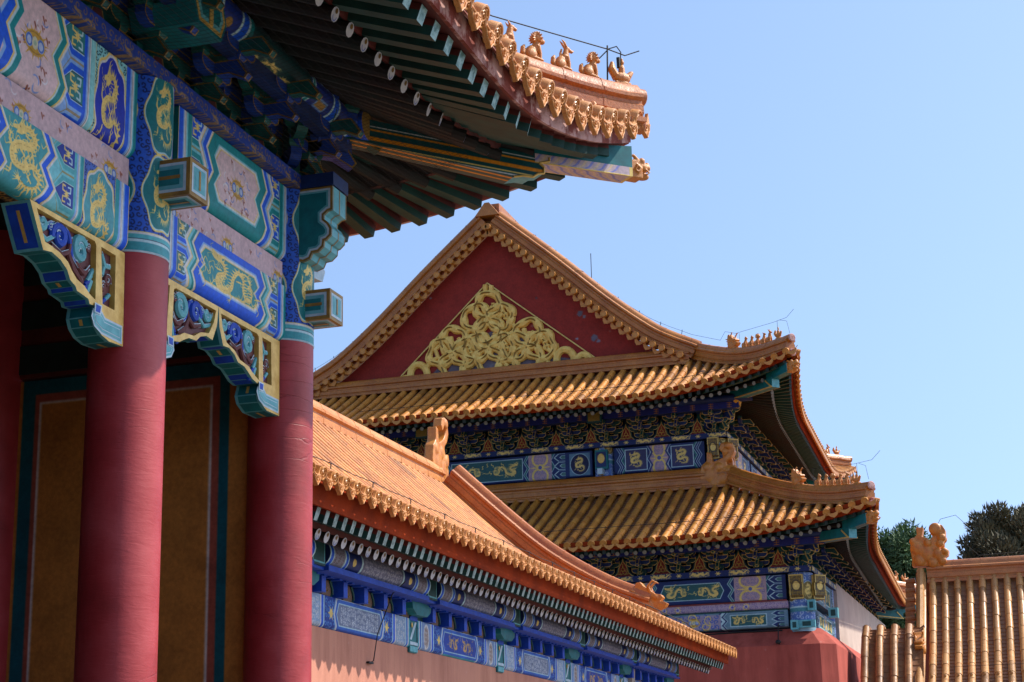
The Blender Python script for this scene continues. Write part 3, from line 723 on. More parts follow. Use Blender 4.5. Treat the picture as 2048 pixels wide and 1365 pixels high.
# ------------------------------------------------------------------ roof beasts (x forward, z up, about one unit tall)
def beast(kind):
    m = MB(); E = lambda c, r, ax=None: m.ell(c, r, ax, 0, 12, 8)
    tilt = (nrm(V(.5, 0, .87)), Y_, nrm(V(-.87, 0, .5)))
    E((-.12, 0, .26), (.30, .17, .20), tilt); E((.06, 0, .44), (.15, .14, .20)); E((.10, 0, .58), (.12, .11, .16))
    for s in (-1, 1):
        E((-.14, .13*s, .18), (.19, .08, .17)); E((.0, .15*s, .05), (.15, .06, .055))
        m.tube([(.10, .09*s, .50), (.17, .09*s, .25), (.17, .09*s, .05)], [.085, .06, .055], 8); E((.21, .09*s, .04), (.085, .06, .045))
    m.tube([(-.30, 0, .10), (-.40, 0, .24), (-.38, 0, .40), (-.32, 0, .50)], [.07, .09, .08, .03], 8)
    if kind == 'lion':
        E((.14, 0, .76), (.17, .16, .16)); E((.29, 0, .70), (.10, .09, .09))
        for a in np.linspace(-.6, 3.6, 11):
            for s in (-.5, 0, .5):
                d = nrm(V(math.cos(a)*-.6-.25, s*1.2, math.sin(a))); p = V(.10, 0, .76)+d*.14; m.tube([p, p+d*.12], [.05, .012], 6)
    elif kind == 'hound':
        m.tube([(.08, 0, .58), (.12, 0, .76)], [.11, .10], 8); E((.15, 0, .80), (.12, .09, .09)); m.tube([(.18, 0, .80), (.33, 0, .74)], [.075, .05], 8)
        for s in (-1, 1): m.tube([(.08, .06*s, .86), (.0, .08*s, .98)], [.045, .012], 6)
    elif kind == 'horned':
        m.tube([(.08, 0, .58), (.12, 0, .76)], [.11, .09], 8); E((.15, 0, .80), (.12, .09, .10)); m.tube([(.18, 0, .79), (.34, 0, .73), (.40, 0, .78)], [.08, .055, .03], 8)
        for s in (-1, 1): m.tube([(.10, .05*s, .86), (.02, .07*s, 1.0), (-.08, .07*s, 1.10)], [.05, .045, .012], 6)
        m.tube([(-.05, 0, .78), (-.10, 0, .60), (-.12, 0, .45)], [.03, .05, .03], 6)
    elif kind == 'plain':
        E((.15, 0, .76), (.14, .12, .13)); E((.27, 0, .71), (.09, .075, .075)); E((.08, 0, .90), (.05, .04, .06))
    elif kind == 'rider':
        m = MB(); E = lambda c, r, ax=None: m.ell(c, r, ax, 0, 12, 8)
        E((.0, 0, .26), (.34, .17, .20)); m.tube([(.25, 0, .34), (.38, 0, .50), (.44, 0, .54)], [.12, .08, .04], 8)
        m.tube([(-.25, 0, .30), (-.40, 0, .52), (-.36, 0, .78)], [.14, .15, .06], 8)
        for k in range(4): m.tube([(-.2+.1*k, .15, .2), (-.3+.1*k, .19, .36)], [.05, .02], 6)
        m.tube([(.0, 0, .36), (.0, 0, .62), (.02, 0, .72)], [.13, .11, .06], 8); E((.03, 0, .82), (.075, .075, .09)); E((.02, 0, .93), (.05, .05, .05)); m.box((0, 0, .04), (.6, .24, .10))
    elif kind == 'hipdragon':
        m = MB(); E = lambda c, r, ax=None: m.ell(c, r, ax, 0, 12, 8)
        m.prism([(-.30, 0), (.22, 0), (.28, .14), (.24, .26), (.46, .34), (.52, .44), (.40, .50), (.30, .48), (.42, .60), (.36, .68), (.20, .70), (.06, .82), (-.10, .92), (-.20, 1.05), (-.32, 1.02), (-.38, .80), (-.36, .50), (-.40, .2)], (0, -.15, 0), X_, Z_, V(0, .30, 0))
        for s in (-1, 1):
            E((.22, .14*s, .60), (.09, .05, .08)); E((-.05, .15*s, .35), (.2, .07, .2)); E((.36, .10*s, .42), (.10, .07, .06))
            m.tube([(.08, .12*s, .72), (.02, .16*s, .92), (.16, .18*s, 1.06), (.26, .18*s, 1.0)], [.05, .045, .035, .012], 6)
            for k in range(4): m.tube([(-.1-.05*k, .13*s, .3+.14*k), (-.28-.06*k, .2*s, .38+.15*k)], [.06, .02], 6)
    return fuse(m, .016, 'beast_'+kind, [M_BEAST], 1)
BEAST = {k: beast(k) for k in ('lion', 'hound', 'horned', 'plain', 'rider', 'hipdragon')}
def put_beast(kind, p, fwd, s, parent, name='ridge_beast', m=None, label=None):
    f = nrm(V(fwd[0], fwd[1], 0)); y = np.cross(Z_, f)
    o = link(name, BEAST[kind], parent, frame(p, f*s, y*s, Z_*s))
    if label: o['label'] = label
    return o
def snout_mesh():
    m = MB(); E = lambda c, r: m.ell(c, r, None, 0, 12, 8)
    m.box((-.10, 0, .0), (.5, .5, .62)); E((.22, 0, .14), (.26, .25, .22)); E((.44, 0, .16), (.14, .18, .14)); E((.26, 0, -.16), (.26, .20, .12)); E((.46, 0, .28), (.09, .12, .09))
    for s in (-1, 1):
        E((.16, .20*s, .32), (.12, .08, .11)); m.tube([(.0, .18*s, .34), (-.2, .24*s, .46), (-.32, .24*s, .40)], [.07, .06, .02], 6)
        m.tube([(.1, .26*s, .0), (-.06, .30*s, .12), (-.16, .29*s, -.04), (-.04, .28*s, -.12), (.04, .28*s, -.02)], .045, 6); m.tube([(.3, .22*s, .02), (.42, .24*s, -.06), (.3, .24*s, -.16)], .04, 6)
    return fuse(m, .03, 'corner_dragon_head', [M_BEAST], 1)
SNOUT = snout_mesh()
def put_snout(p, fwd, s, parent, pitch=0, name='dragon_head'):
    f = nrm(V(fwd[0], fwd[1], pitch)); y = nrm(np.cross(Z_, f)); z = np.cross(f, y)
    return link(name, SNOUT, parent, frame(p, f*s, y*s, z*s))
# ================================================================== near pavilion (upper left corner)
PV = thing('pavilion', 'nearest building: pavilion corner with red columns, painted beams and deep green eaves at upper left', 'pavilion', (-5.75, 9.9, 0))
PX = -5.75
def inset(P, d):
    n = len(P); A = sum(P[i][0]*P[(i+1) % n][1]-P[(i+1) % n][0]*P[i][1] for i in range(n)); s = 1 if A > 0 else -1; out = []
    for i in range(n):
        p, q, r = [np.array(P[(i+k) % n], float) for k in (-1, 0, 1)]
        a, b = nrm(q-p), nrm(r-q); na, nb = np.array([-a[1], a[0]])*s, np.array([-b[1], b[0]])*s
        m = nrm(na+nb); out.append(tuple(q+m*d/max(.5, np.dot(m, na))))
    return out
def layers(mb, P, o, ex, ey, off, lay):
    """stack of inset outlines painted on a flat timber face; off = unit outward normal; lay=[(inset, mat)]"""
    for k, (d, m) in enumerate(lay):
        Q = inset(P, d) if d else P
        mb.add([np.asarray(o)+p[0]*np.asarray(ex)+p[1]*np.asarray(ey)+np.asarray(off)*.0015*(k+1) for p in Q], [tuple(range(len(Q)))], m)

# columns
def column_mat():
    m, nt, b = newmat('cracked red lacquer'); oc = objco(nt)
    n = noise_node(nt, 2.2, 6, .6, oc); r = ramp(nt, n.outputs[0], [(.28, lin('#80201f')), (.5, lin('#9c2c2e')), (.74, lin('#ac4244'))])
    mp = nt.nodes.new('ShaderNodeMapping'); mp.inputs['Scale'].default_value = (1.5, 1.5, 6); nt.links.new(oc, mp.inputs[0])
    v = nt.nodes.new('ShaderNodeTexVoronoi'); v.feature = 'DISTANCE_TO_EDGE'; v.inputs['Scale'].default_value = 1.5
    n2 = noise_node(nt, 5, 4, .6, oc); mx = mixc(nt, .18, mp.outputs[0], n2.outputs[1]); nt.links.new(mx, v.inputs['Vector'])
    cr_ = ramp(nt, v.outputs[0], [(0, (0, 0, 0)), (.026, (1, 1, 1))]); 
    n3 = noise_node(nt, 1.1, 3, .5, oc); gate = ramp(nt, n3.outputs[0], [(.34, (0, 0, 0)), (.46, (1, 1, 1))])
    ck = math_node(nt, 'MAXIMUM', cr_.outputs[0], gate.outputs[0])
    c = mixc(nt, ck, lin('#7e2024'), r.outputs[0]); nt.links.new(c, b.inputs['Base Color'])
    b.inputs['Roughness'].default_value = .5; b.inputs['Specular IOR Level'].default_value = .45
    n4 = noise_node(nt, 4.5, 6, .65, mp.outputs[0], .6)
    bumpit(nt, b, math_node(nt, 'ADD', ck, math_node(nt, 'MULTIPLY', n4.outputs[0], .9)), .32, .010); return m
M_COL = column_mat()
ZC0, ZC1 = 5.235, 6.47
M_CHEAD = paint('painted column head', cv_column(ZC1-ZC0, 2*PI*.25), .45, .2, .3)
def column(x, y, r=.25, head=True, zt=ZC0):
    m = MB(); m.tube([(x, y, .55), (x, y, zt if head else 6.4)], [r*1.03, r], 40, 0); o = m.build('column', M_COL, PV)
    if head:
        m = MB(); C = 2*PI*r
        us = np.linspace(.375*2*PI, 1.375*2*PI, 41)
        m.grid(lambda a, z: V(x+(r+.002)*math.cos(a), y+(r+.002)*math.sin(a), z), us, [zt-.001, ZC1], 0, lambda a, z: (a/(2*PI)-.375, (z-zt)/(ZC1-zt)))
        # band that swells a little at the foot of the head
        m.tube([(x, y, zt-.012), (x, y, zt-.002), (x, y, zt+.002)], [r+.002, r+.007, r+.002], 40, 1, False)
        m.build('column_head', [M_CHEAD, M_PALE], o)
    return o
for cy_ in (9.91, 12.27, 6.0, 2.2, -1.6): column(PX, cy_)
column(-8.32, 12.15, .27, False); column(-8.32, 9.91, .27, False)

# painted beams
def beam(name, y0, y1, xf, th, z0, z1, r, cvf, rough=.5, dirt=.25, wear=0, label=None):
    P = [(xf, z1), (xf, z0+r)]+[(xf-r+r*math.cos(a), z0+r-r*math.sin(a)) for a in np.linspace(0, PI/2, 7)[1:]]+[(xf-th+r, z0)]+[(xf-th+r-r*math.sin(a), z0+r-r*math.cos(a)) for a in np.linspace(0, PI/2, 5)[1:]]+[(xf-th, z1)]
    s = [0]
    for a, b in zip(P, P[1:]): s.append(s[-1]+math.dist(a, b))
    H = (z1-z0-r)+r*PI/2+.12
    cv = cvf(y1-y0, H, z1-z0-.02)
    m = MB()
    m.grid(lambda y, k: V(P[k][0], y, P[k][1]), [y0, y1], list(range(len(P))), 0, lambda y, k: ((y-y0)/(y1-y0), max(0, 1-s[k]/H)))
    n = len(P)
    for y in (y0, y1): m.add([(p[0], y, p[1]) for p in P], [tuple(range(n))], 1)
    o = m.build(name, [paint('painted '+name, cv, rough, dirt, .35, wear), M_TEAL], PV, smooth=30)
    if label: o['label'] = label
    return o
beam('architrave', 10.27, 12.12, -5.62, .27, 5.85, 6.47, .10, cv_upper, label='upper beam with pink flower panel in green frame')
beam('tie_beam', 10.13, 12.08, -5.62, .25, 5.205, 5.65, .08, cv_lower, label='lower beam with gold dragon panel in blue frame')
beam('architrave', 6.25, 9.715, -5.62, .27, 5.85, 6.47, .10, cv_upper_left, label='upper beam with blue dragon roundel near its end')
beam('tie_beam', 6.25, 9.64, -5.62, .25, 5.205, 5.65, .08, cv_lower_left, label='lower beam with pale green dragon roundel')
beam('beam_plank', 10.12, 12.08, -5.645, .06, 5.645, 5.853, .005, lambda L, H, hf: cv_plank(L, H), .6, .3, .25)
beam('beam_plank', 6.25, 9.66, -5.645, .06, 5.645, 5.853, .005, lambda L, H, hf: cv_plank(L, H), .6, .3, .15)
beam('plate_beam', 6.0, 12.56, -5.53, .44, 6.475, 6.585, .005, lambda L, H, hf: cv_strip(L, H), .6, .3)

# carved brackets under the lower beams
from mathutils.geometry import tessellate_polygon
def spiral(cx, cy, r, a0, turns, n=20, d=1): return [(cx+r*(1-.82*t)*math.cos(a0+d*t*turns*2*PI), cy+r*(1-.82*t)*math.sin(a0+d*t*turns*2*PI)) for t in np.linspace(0, 1, n)]
def carved_bracket(outer, holes, fwd, ymid, xf=-5.65, th=.20):
    m = MB(); F = lambda p, dx=0: V(xf+dx, (ymid+fwd*(p[0]-ymid)) if fwd < 0 else p[0], p[1])
    loops = [outer]+holes; allp = [p for l in loops for p in l]
    tri = tessellate_polygon([[Vector((p[0], p[1], 0)) for p in l] for l in loops])
    m.add([F(p) for p in allp], [tuple(t) for t in tri], 0)
    for h in holes:
        n = len(h); m.add([F(p) for p in h]+[F(p, -.045) for p in h], [(i, (i+1) % n, n+(i+1) % n, n+i) for i in range(n)], 0)
        m.add([F(p, -.04) for p in inset(h, -.004)], [tuple(range(n))], 1)
    n = len(outer); cols = []
    for i in range(n):                                              # painted soffit, stepping from block to block
        p, q = outer[i], outer[(i+1) % n]; a = abs(q[1]-p[1])
        cm = 0 if i == 0 else (2 if i in (1, 2, 3) else (3 if i in (7, 8, 11, 13, n-1) else 2))
        m.add([F(p), F(q), F(q, -th), F(p, -th)], [(0, 1, 2, 3)], 4 if i not in (0,) else 0)
        if i != 0 and math.dist(p, q) > .03:
            pp, qq = np.array(p), np.array(q); t = (qq-pp)*.06; N = nrm(np.array([(qq-pp)[1], -(qq-pp)[0]])); A = sum(outer[k][0]*outer[(k+1) % n][1]-outer[(k+1) % n][0]*outer[k][1] for k in range(n))
            if A < 0: N = -N
            e = lambda w, o, dx: F(tuple(w+N*o), dx)
            m.add([e(pp+t, .0012, -.025), e(qq-t, .0012, -.025), e(qq-t, .0012, -th+.025), e(pp+t, .0012, -th+.025)], [(0, 1, 2, 3)], cm)
            if i in (n-1, 2, 5, 12): m.add([e(pp+3*t, .0024, -th/2+.012), e(qq-3*t, .0024, -th/2+.012), e(qq-3*t, .0024, -th/2-.012), e(pp+3*t, .0024, -th/2-.012)], [(0, 1, 2, 3)], 0)
    m.add([F(p, -th) for p in outer], [tuple(range(n))], 2)
    hx = [p[0] for p in holes[1]]; a0, a1 = min(hx)-.02, max(p[0] for p in outer)-.015; zb = min(p[1] for p in outer); zt = min(p[1] for p in holes[1])-.03
    foot = [(a0-.05, zt-.02), (a0-.07, zb+.11), (a0-.03, zb+.05), (a0+.06, zb+.02), (a1, zb+.015), (a1, zt-.045), (a0+.10, zt-.045), (a0+.06, zt-.015)]
    for k, (d, cm) in enumerate(((.004, 5), (.018, 4), (.034, 5), (.040, 4))): m.add([F(p, .0015*(k+1)) for p in inset(foot, d)], [tuple(range(len(foot)))], cm)
    m.add([F(p, .009) for p in ((a0-.045, zt-.05), (a0+.035, zt-.05), (a0+.045, zt+.015), (a0-.04, zt+.015))], [(0, 1, 2, 3)], 5); m.add([F(p, .0105) for p in ((a0-.03, zt-.04), (a0+.022, zt-.04), (a0+.03, zt+.005), (a0-.026, zt+.005))], [(0, 1, 2, 3)], 3)
    o = m.build('carved_bracket', [M_GOLD, M_PLUM, M_TEAL, M_BLUE, M_PTEAL, M_PALE], PV, smooth=0)
    s = MB(); h = holes[0]; x0, x1 = min(p[0] for p in h), max(p[0] for p in h); y1 = max(p[1] for p in h); L = x1-x0
    def sc(P, r, cm, pale=True):
        s.tube([F(p, -.030) for p in P], [r*(.55+.45*math.sin(PI*min(1, .15+i/len(P)))) for i in range(len(P))], 8, cm)
        if pale:
            for q in (.8, -.5): s.tube([F((p[0], p[1]+r*q), -.022) for p in P], r*.20, 5, 2)
    sc(spiral(x0+L*.15, y1-.055, .045, PI*.9, 1.3), .020, 0); sc([(x0+L*.06, y1-.12), (x0+L*.22, y1-.15), (x0+L*.34, y1-.10)], .018, 0)
    sc(spiral(x0+L*.42, y1-.085, .078, PI*1.1, 1.35, d=-1), .028, 1); sc(spiral(x0+L*.76, y1-.10, .085, PI*.2, 1.4), .030, 0)
    sc([(x0+L*.30, y1-.16), (x0+L*.46, y1-.19), (x0+L*.58, y1-.15), (x0+L*.62, y1-.06)], .020, 3)
    sc([(x0+L*.58, y1-.16), (x0+L*.66, y1-.24), (x0+L*.82, y1-.30)], .024, 3); sc(crom([(x0+L*.70, y1-.19), (x0+L*.84, y1-.23), (x0+L*.93, y1-.18)]), .02, 3)
    for k in range(5): sc([(x0+L*(.80+.035*k), y1-.36+.030*k), (x0+L*(.86+.035*k), y1-.36+.045*k)], .018, 1 if k < 3 else 0, False)
    sc([(x0+L*.90, y1-.36), (x0+L*.96, y1-.26)], .022, 0)
    sc(crom([(x0+L*.02, y1-.03), (x0+L*.10, y1-.09), (x0+L*.24, y1-.04), (x0+L*.33, y1-.02)]), .014, 0); sc(crom([(x0+L*.50, y1-.01), (x0+L*.58, y1-.05), (x0+L*.64, y1-.16), (x0+L*.74, y1-.21)]), .016, 1); sc(spiral(x0+L*.90, y1-.05, .035, 2.0, 1.1), .014, 3); sc(spiral(x0+L*.28, y1-.05, .03, 1.0, 1.1), .012, 1)
    s.build('scroll_carving', [M_PTEAL, M_BLUE, M_PALE, M_PLUM], o); s = MB()
    h = holes[1]; hx = sum(p[0] for p in h)/len(h); w = (max(p[0] for p in h)-min(p[0] for p in h)); ya, yb = min(p[1] for p in h), max(p[1] for p in h)
    sc([(hx-w*.28, yb-.03), (hx-w*.08, yb-.10), (hx+w*.25, yb-.09)], .02, 0); sc([(hx-w*.08, yb-.10), (hx-w*.22, yb-.17)], .018, 0)
    sc(spiral(hx+w*.15, yb-.19, .04, 0, 1.2), .017, 3); sc(spiral(hx-w*.15, yb-.23, .04, 2, 1.2), .017, 3)
    for k in range(4): sc([(hx-w*.25+w*.13*k, ya+.01+.018*k), (hx-w*.1+w*.13*k, ya+.03+.022*k)], .016, 1 if k < 2 else 0, False)
    s.build('scroll_carving', [M_PTEAL, M_BLUE, M_PALE, M_PLUM], o)
    return o
LO = [(8.553, 5.205), (9.66, 5.205), (9.68, 4.582), (9.506, 4.572), (9.411, 4.592), (9.347, 4.633), (9.317, 4.688), (9.33, 4.758), (9.261, 4.752), (9.244, 4.78), (9.167, 4.790), (9.108, 4.795), (9.091, 4.82), (9.028, 4.842), (8.989, 4.895), (8.913, 4.935), (8.812, 4.955), (8.719, 4.94)]
LH1 = [(8.629, 5.175), (9.29, 5.172), (9.31, 5.153), (9.327, 4.795), (9.257, 4.815), (9.193, 4.849), (9.102, 4.868), (9.041, 4.906), (8.993, 4.948), (8.903, 4.978), (8.788, 4.994), (8.734, 4.996)]
LH2 = [(9.369, 5.160), (9.55, 5.155), (9.56, 4.791), (9.412, 4.793)]
RO = [(10.994, 5.205), (12.02, 5.205), (12.03, 4.615), (11.806, 4.612), (11.7, 4.656), (11.67, 4.709), (11.705, 4.797), (11.639, 4.786), (11.555, 4.801), (11.498, 4.83), (11.424, 4.862), (11.315, 4.87), (11.259, 4.914), (11.17, 4.942), (11.075, 4.935), (11.01, 5.06)]
RH1 = [(11.03, 5.165), (11.625, 5.165), (11.655, 5.15), (11.667, 4.815), (11.553, 4.851), (11.496, 4.881), (11.35, 4.896), (11.258, 4.945), (11.13, 4.972), (11.06, 5.07)]
RH2 = [(11.715, 5.160), (11.87, 5.158), (11.89, 4.823), (11.745, 4.818)]
carved_bracket(LO, [LH1, LH2], 1, 0)
carved_bracket(RO, [RH1, RH2], 1, 0); carved_bracket(RO, [RH1, RH2], -1, 10.992)
carved_bracket(LO, [LH1, LH2], -1, 7.955)

# beam ends that pass through the columns
def stub(y, z0, z1, x1):
    m = MB(); w = .26; yc = y; x0 = -5.60
    m.box(((x0+x1)/2, yc, (z0+z1)/2), (x1-x0, w, z1-z0), None, 0)
    h = z1-z0
    for o, ex, ey, off, W in ((V(x0, yc-w/2, z0), X_, Z_, V(0, -1, 0), x1-x0), (V(x1, yc-w/2, z0), Y_, Z_, X_, w), (V(x0, yc-w/2, z0), X_, Y_, -Z_, x1-x0)):
        H = h if abs(ey[2]) > 0 else w; R = [(0, 0), (W, 0), (W, H), (0, H)]
        layers(m, R, o, ex, ey, off, [(.028, 1), (.048, 2), (.075, 3 if off[0] < .5 else 2)])
        c = (W*.5, H*.5); d = (W*.28, .012) if off[0] < .5 else (.012, H*.26)
        layers(m, [(c[0]-d[0], c[1]-d[1]), (c[0]+d[0], c[1]-d[1]), (c[0]+d[0], c[1]+d[1]), (c[0]-d[0], c[1]+d[1])], o+off*.006, ex, ey, off, [(0, 0)])
    return m.build('beam_end', [M_GOLDD, M_PALE, M_PTEAL, M_TEAL], PV, smooth=0)
stub(9.96, 5.625, 5.885, -5.285); stub(12.32, 5.40, 5.645, -5.305)
FI = [(-5.66, 6.47), (-5.262, 6.47), (-5.262, 6.27), (-5.30, 6.262), (-5.335, 6.235), (-5.335, 6.20), (-5.30, 6.17), (-5.27, 6.12), (-5.272, 6.06), (-5.31, 6.025), (-5.33, 6.02), (-5.335, 5.975), (-5.38, 5.935), (-5.43, 5.93), (-5.45, 5.885), (-5.51, 5.865), (-5.56, 5.88), (-5.66, 5.86)]
m = MB(); m.prism(FI, (0, 12.13, 0), X_, Z_, V(0, .28, 0), 0, 2)
layers(m, FI, V(0, 12.13, 0), X_, Z_, V(0, -1, 0), [(.018, 1), (.034, 2), (.05, 3)])
n = len(FI)
for i in range(1, n-1):
    p, q = V(FI[i][0], 12.13, FI[i][1]), V(FI[i+1][0], 12.13, FI[i+1][1])
    for a, mm in ((.003, 0), (.135, 0), (.262, 0)): 
        N = nrm(np.cross(q-p, Y_)); N = N if np.dot(N, V(.3, 0, -.95)) > 0 or N[0] > .6 else -N
        m.add([p+Y_*a+N*.002, q+Y_*a+N*.002, q+Y_*(a+.014)+N*.002, p+Y_*(a+.014)+N*.002], [(0, 1, 2, 3)], mm)
m.build('cloud_beam_end', [M_GOLDD, M_PALE, M_PTEAL, M_TEAL], PV, smooth=0)
m = MB(); m.box((-5.43, 12.27, 6.53), (.36, .30, .106), None, 0); m.build('plate_beam', M_DBL, PV, smooth=0)
m = MB(); m.ell((-5.70, 12.55, 5.98), (.1, .09, .08), None, 0); m.prism([(0, 0), (.22, .02), (.27, .12), (.2, .16), (.0, .2)], (-5.70, 12.50, 5.86), Y_, Z_, V(.10, 0, 0), 0)
m.build('cloud_beam_end', M_PALE, PV)

# inner walls, ceiling and platform
cw = CV(2.2, 4.6, '#bd7a34', 110)
cw.rect(.12, 0, 1.98, 4.6-.0, '#0d5a66'); cw.rect(.23, 0, 1.90, 4.48, '#a2523f'); cw.rect(.275, 0, 1.835, 4.415, '#d8cfc8'); cw.rect(.295, 0, 1.815, 4.395, '#bd7a34')
M_OCH = paint('ochre wall', cw, .8, .45, .1)
m = MB(); x0 = -8.14; m.add([(x0, 12.2, .55), (x0+2.2, 12.2, .55), (x0+2.2, 12.2, 5.15), (x0, 12.2, 5.15)], [(0, 1, 2, 3)], 0, [[(0, 0), (1, 0), (1, 1), (0, 1)]])
m.box((x0+1.1, 12.33, 2.85), (2.2, .24, 4.6), None, 1)
m.build('panelled_wall', [M_OCH, M_BLACK], PV, smooth=0)
m = MB(); m.box((-7.0, 12.30, 5.82), (2.4, .26, 1.3), None, 0)
for k in range(3): m.box((-7.0, 12.165, 5.32+.38*k), (2.3, .02, .24), None, 1)
m.build('wall_beam', [M_RAFS, mat('dim painted beam', '#1d3230', .7, '#182522', 8)], PV, smooth=0)
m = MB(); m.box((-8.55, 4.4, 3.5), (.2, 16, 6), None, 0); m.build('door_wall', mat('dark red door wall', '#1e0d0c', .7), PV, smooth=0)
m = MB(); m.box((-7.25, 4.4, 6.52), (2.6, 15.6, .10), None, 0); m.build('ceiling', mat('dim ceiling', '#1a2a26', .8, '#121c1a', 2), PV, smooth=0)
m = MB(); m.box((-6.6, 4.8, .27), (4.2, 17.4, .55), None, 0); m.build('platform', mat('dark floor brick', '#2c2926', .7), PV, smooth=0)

# bracket sets
def arm(m, L, h, t, o, ex, ey, ez, c):
    P = [(-L/2, h), (-L/2, h*.5), (-L/2+h*.22, h*.22), (-L/2+h*.65, 0), (L/2-h*.65, 0), (L/2-h*.22, h*.22), (L/2, h*.5), (L/2, h)]
    m.prism(P, o+ey*t/2, ex, ez, -ey*t, c)
    e = h*.11
    Q = inset(P, e)
    n = len(P); off = ey*(t/2+.0025)
    m.add([o+off+p[0]*ex+p[1]*ez for p in P]+[o+off+p[0]*ex+p[1]*ez for p in Q], [(i, (i+1) % n, n+(i+1) % n, n+i) for i in range(n)], 2)
def cup(m, o, w, h, ex, ey, ez, c):
    a, b = w/2, w*.36
    vs = [o+s*q*ex+r*q*ey+z*ez for z, q in ((0, b), (h*.45, a), (h, a)) for s, r in ((-1, -1), (1, -1), (1, 1), (-1, 1))]
    m.add(vs, [(j*4+i, j*4+(i+1) % 4, (j+1)*4+(i+1) % 4, (j+1)*4+i) for j in range(2) for i in range(4)]+[(3, 2, 1, 0), (8, 9, 10, 11)], c)
    e = w*.07
    for s in (-1, 1):
        p, q, r_, s_ = o+s*b*ex+b*ey, o+s*a*ex+a*ey+h*.45*ez, o+s*(a-e)*ex+a*ey+h*.45*ez, o+s*(b-e)*ex+b*ey
        m.add([x+ey*.003 for x in (p, q, r_, s_)], [(0, 1, 2, 3)], 2)
    m.add([x+ey*.003 for x in (o-b*ex+b*ey, o+b*ex+b*ey, o+b*ex+b*ey+e*ez, o-b*ex+b*ey+e*ez)], [(0, 1, 2, 3)], 2)
def bracket_mesh(u, tiers=3, name='bracket_set', c0=0, c1=1, corner=False):
    m = MB(); T = 2*u; O = V(0, 0, 0)
    cup(m, O, 3*u, 1.8*u, X_, Y_, Z_, c1)
    for k in range(tiers):
        z = 1.1*u+k*T
        for j in range(k+1):
            y = 3*u*j*.86; L = (6.2 if j == k else 9.4)*u; c = (c0, c1)[(j+k) % 2]
            arm(m, L, 1.4*u, u, O+Y_*y+Z_*z, X_, Y_, Z_, c)
            for x in (-L/2+.62*u, L/2-.62*u): cup(m, O+V(x, y, z+1.35*u), 1.35*u, .75*u, X_, Y_, Z_, (c0, c1)[(j+k+1) % 2])
        y1 = 3*u*(k+1)*.86; c = (c1, c0)[k % 2]
        # projecting tongue with a sloping beak
        P = [(-1.5*u, 1.4*u), (-1.5*u, 0), (y1-.5*u, 0), (y1+1.1*u, -.75*u), (y1+1.5*u, -.25*u), (y1+.4*u, 1.4*u)]
        m.prism(P, O+V(-u/2, 0, z), Y_, Z_, u*X_, c)
        for s in (-1, 1):
            off = s*X_*(u/2+.002); Q = inset(P, .14*u); n = len(P)
            m.add([O+off+V(0, p[0], z+p[1]) for p in P]+[O+off+V(0, p[0], z+p[1]) for p in Q], [(i, (i+1) % n, n+(i+1) % n, n+i) for i in range(n)], 2)
        a, b, q = P[3], P[4], P[5]; N = nrm(V(0, -(a[1]-b[1]), (a[0]-b[0])))
        if N[1] < 0: N = -N
        for (g, h) in ((a, b), (b, q)):
            N = nrm(V(0, (h[1]-g[1]), -(h[0]-g[0]))); N = N if N[1] > 0 else -N
            A, B = V(0, g[0], z+g[1])+N*.003, V(0, h[0], z+h[1])+N*.003
            for s in (-1, 1): m.add([A+s*X_*u*.5, B+s*X_*u*.5, B+s*X_*u*.36, A+s*X_*u*.36], [(0, 1, 2, 3)], 2)
            m.add([A-X_*u*.5, A+X_*u*.5, A+X_*u*.5+(B-A)*.14, A-X_*u*.5+(B-A)*.14], [(0, 1, 2, 3)], 2)
        if k < tiers-1: cup(m, O+V(0, y1, z+1.35*u), 1.5*u, .8*u, X_, Y_, Z_, c)
    return m
M_BRS = [M_NBL, M_NTE, M_GOLDD]
u = .074
BM = bracket_mesh(u).mesh('bracket set', M_BRS, 0)
for y in [12.27-.82*k for k in range(8)]:
    link('bracket_set', BM, PV, frame((PX, y, 6.585), (0, 1, 0), (1, 0, 0), (0, 0, 1)))
for x in (PX, PX-.82, PX-1.64): link('bracket_set', BM, PV, frame((x, 12.27, 6.585), (1, 0, 0), (0, 1, 0), (0, 0, 1)))
m = bracket_mesh(u*1.25); m.build('bracket_set', M_BRS, PV, smooth=0).matrix_basis = frame((PX, 12.27, 6.585), nrm((1, -1, 0)), nrm((1, 1, 0)), Z_)
FLP = [(-.30, 0), (-.29, .05), (-.20, .12), (-.10, .22), (-.05, .34), (0, .42), (.05, .34), (.10, .22), (.20, .12), (.29, .05), (.30, 0)]
m = MB(); m.prism(FLP, (0, 0, 0), X_, Z_, V(0, -.02, 0), 0); layers(m, FLP, V(0, 0, 0), X_, Z_, Y_, [(.02, 1), (.032, 2)])
FM = m.mesh('flame panel', [M_DTEAL, M_GOLDD, M_PLUM], 0)
for k in range(7): link('flame_panel', FM, PV, frame((PX-.02, 12.27-.82*(k+.5), 6.585), (0, 1, 0), (1, 0, 0), (0, 0, 1)))
m = MB(); m.box((PX-.08, 8.6, 7.0), (.06, 7.4, .86), None, 0); m.box((-7.2, 12.27-.08+.0, 7.0), (2.85, .06, .86), None, 0); m.build('bracket_backing', M_RAFS, PV, smooth=0)

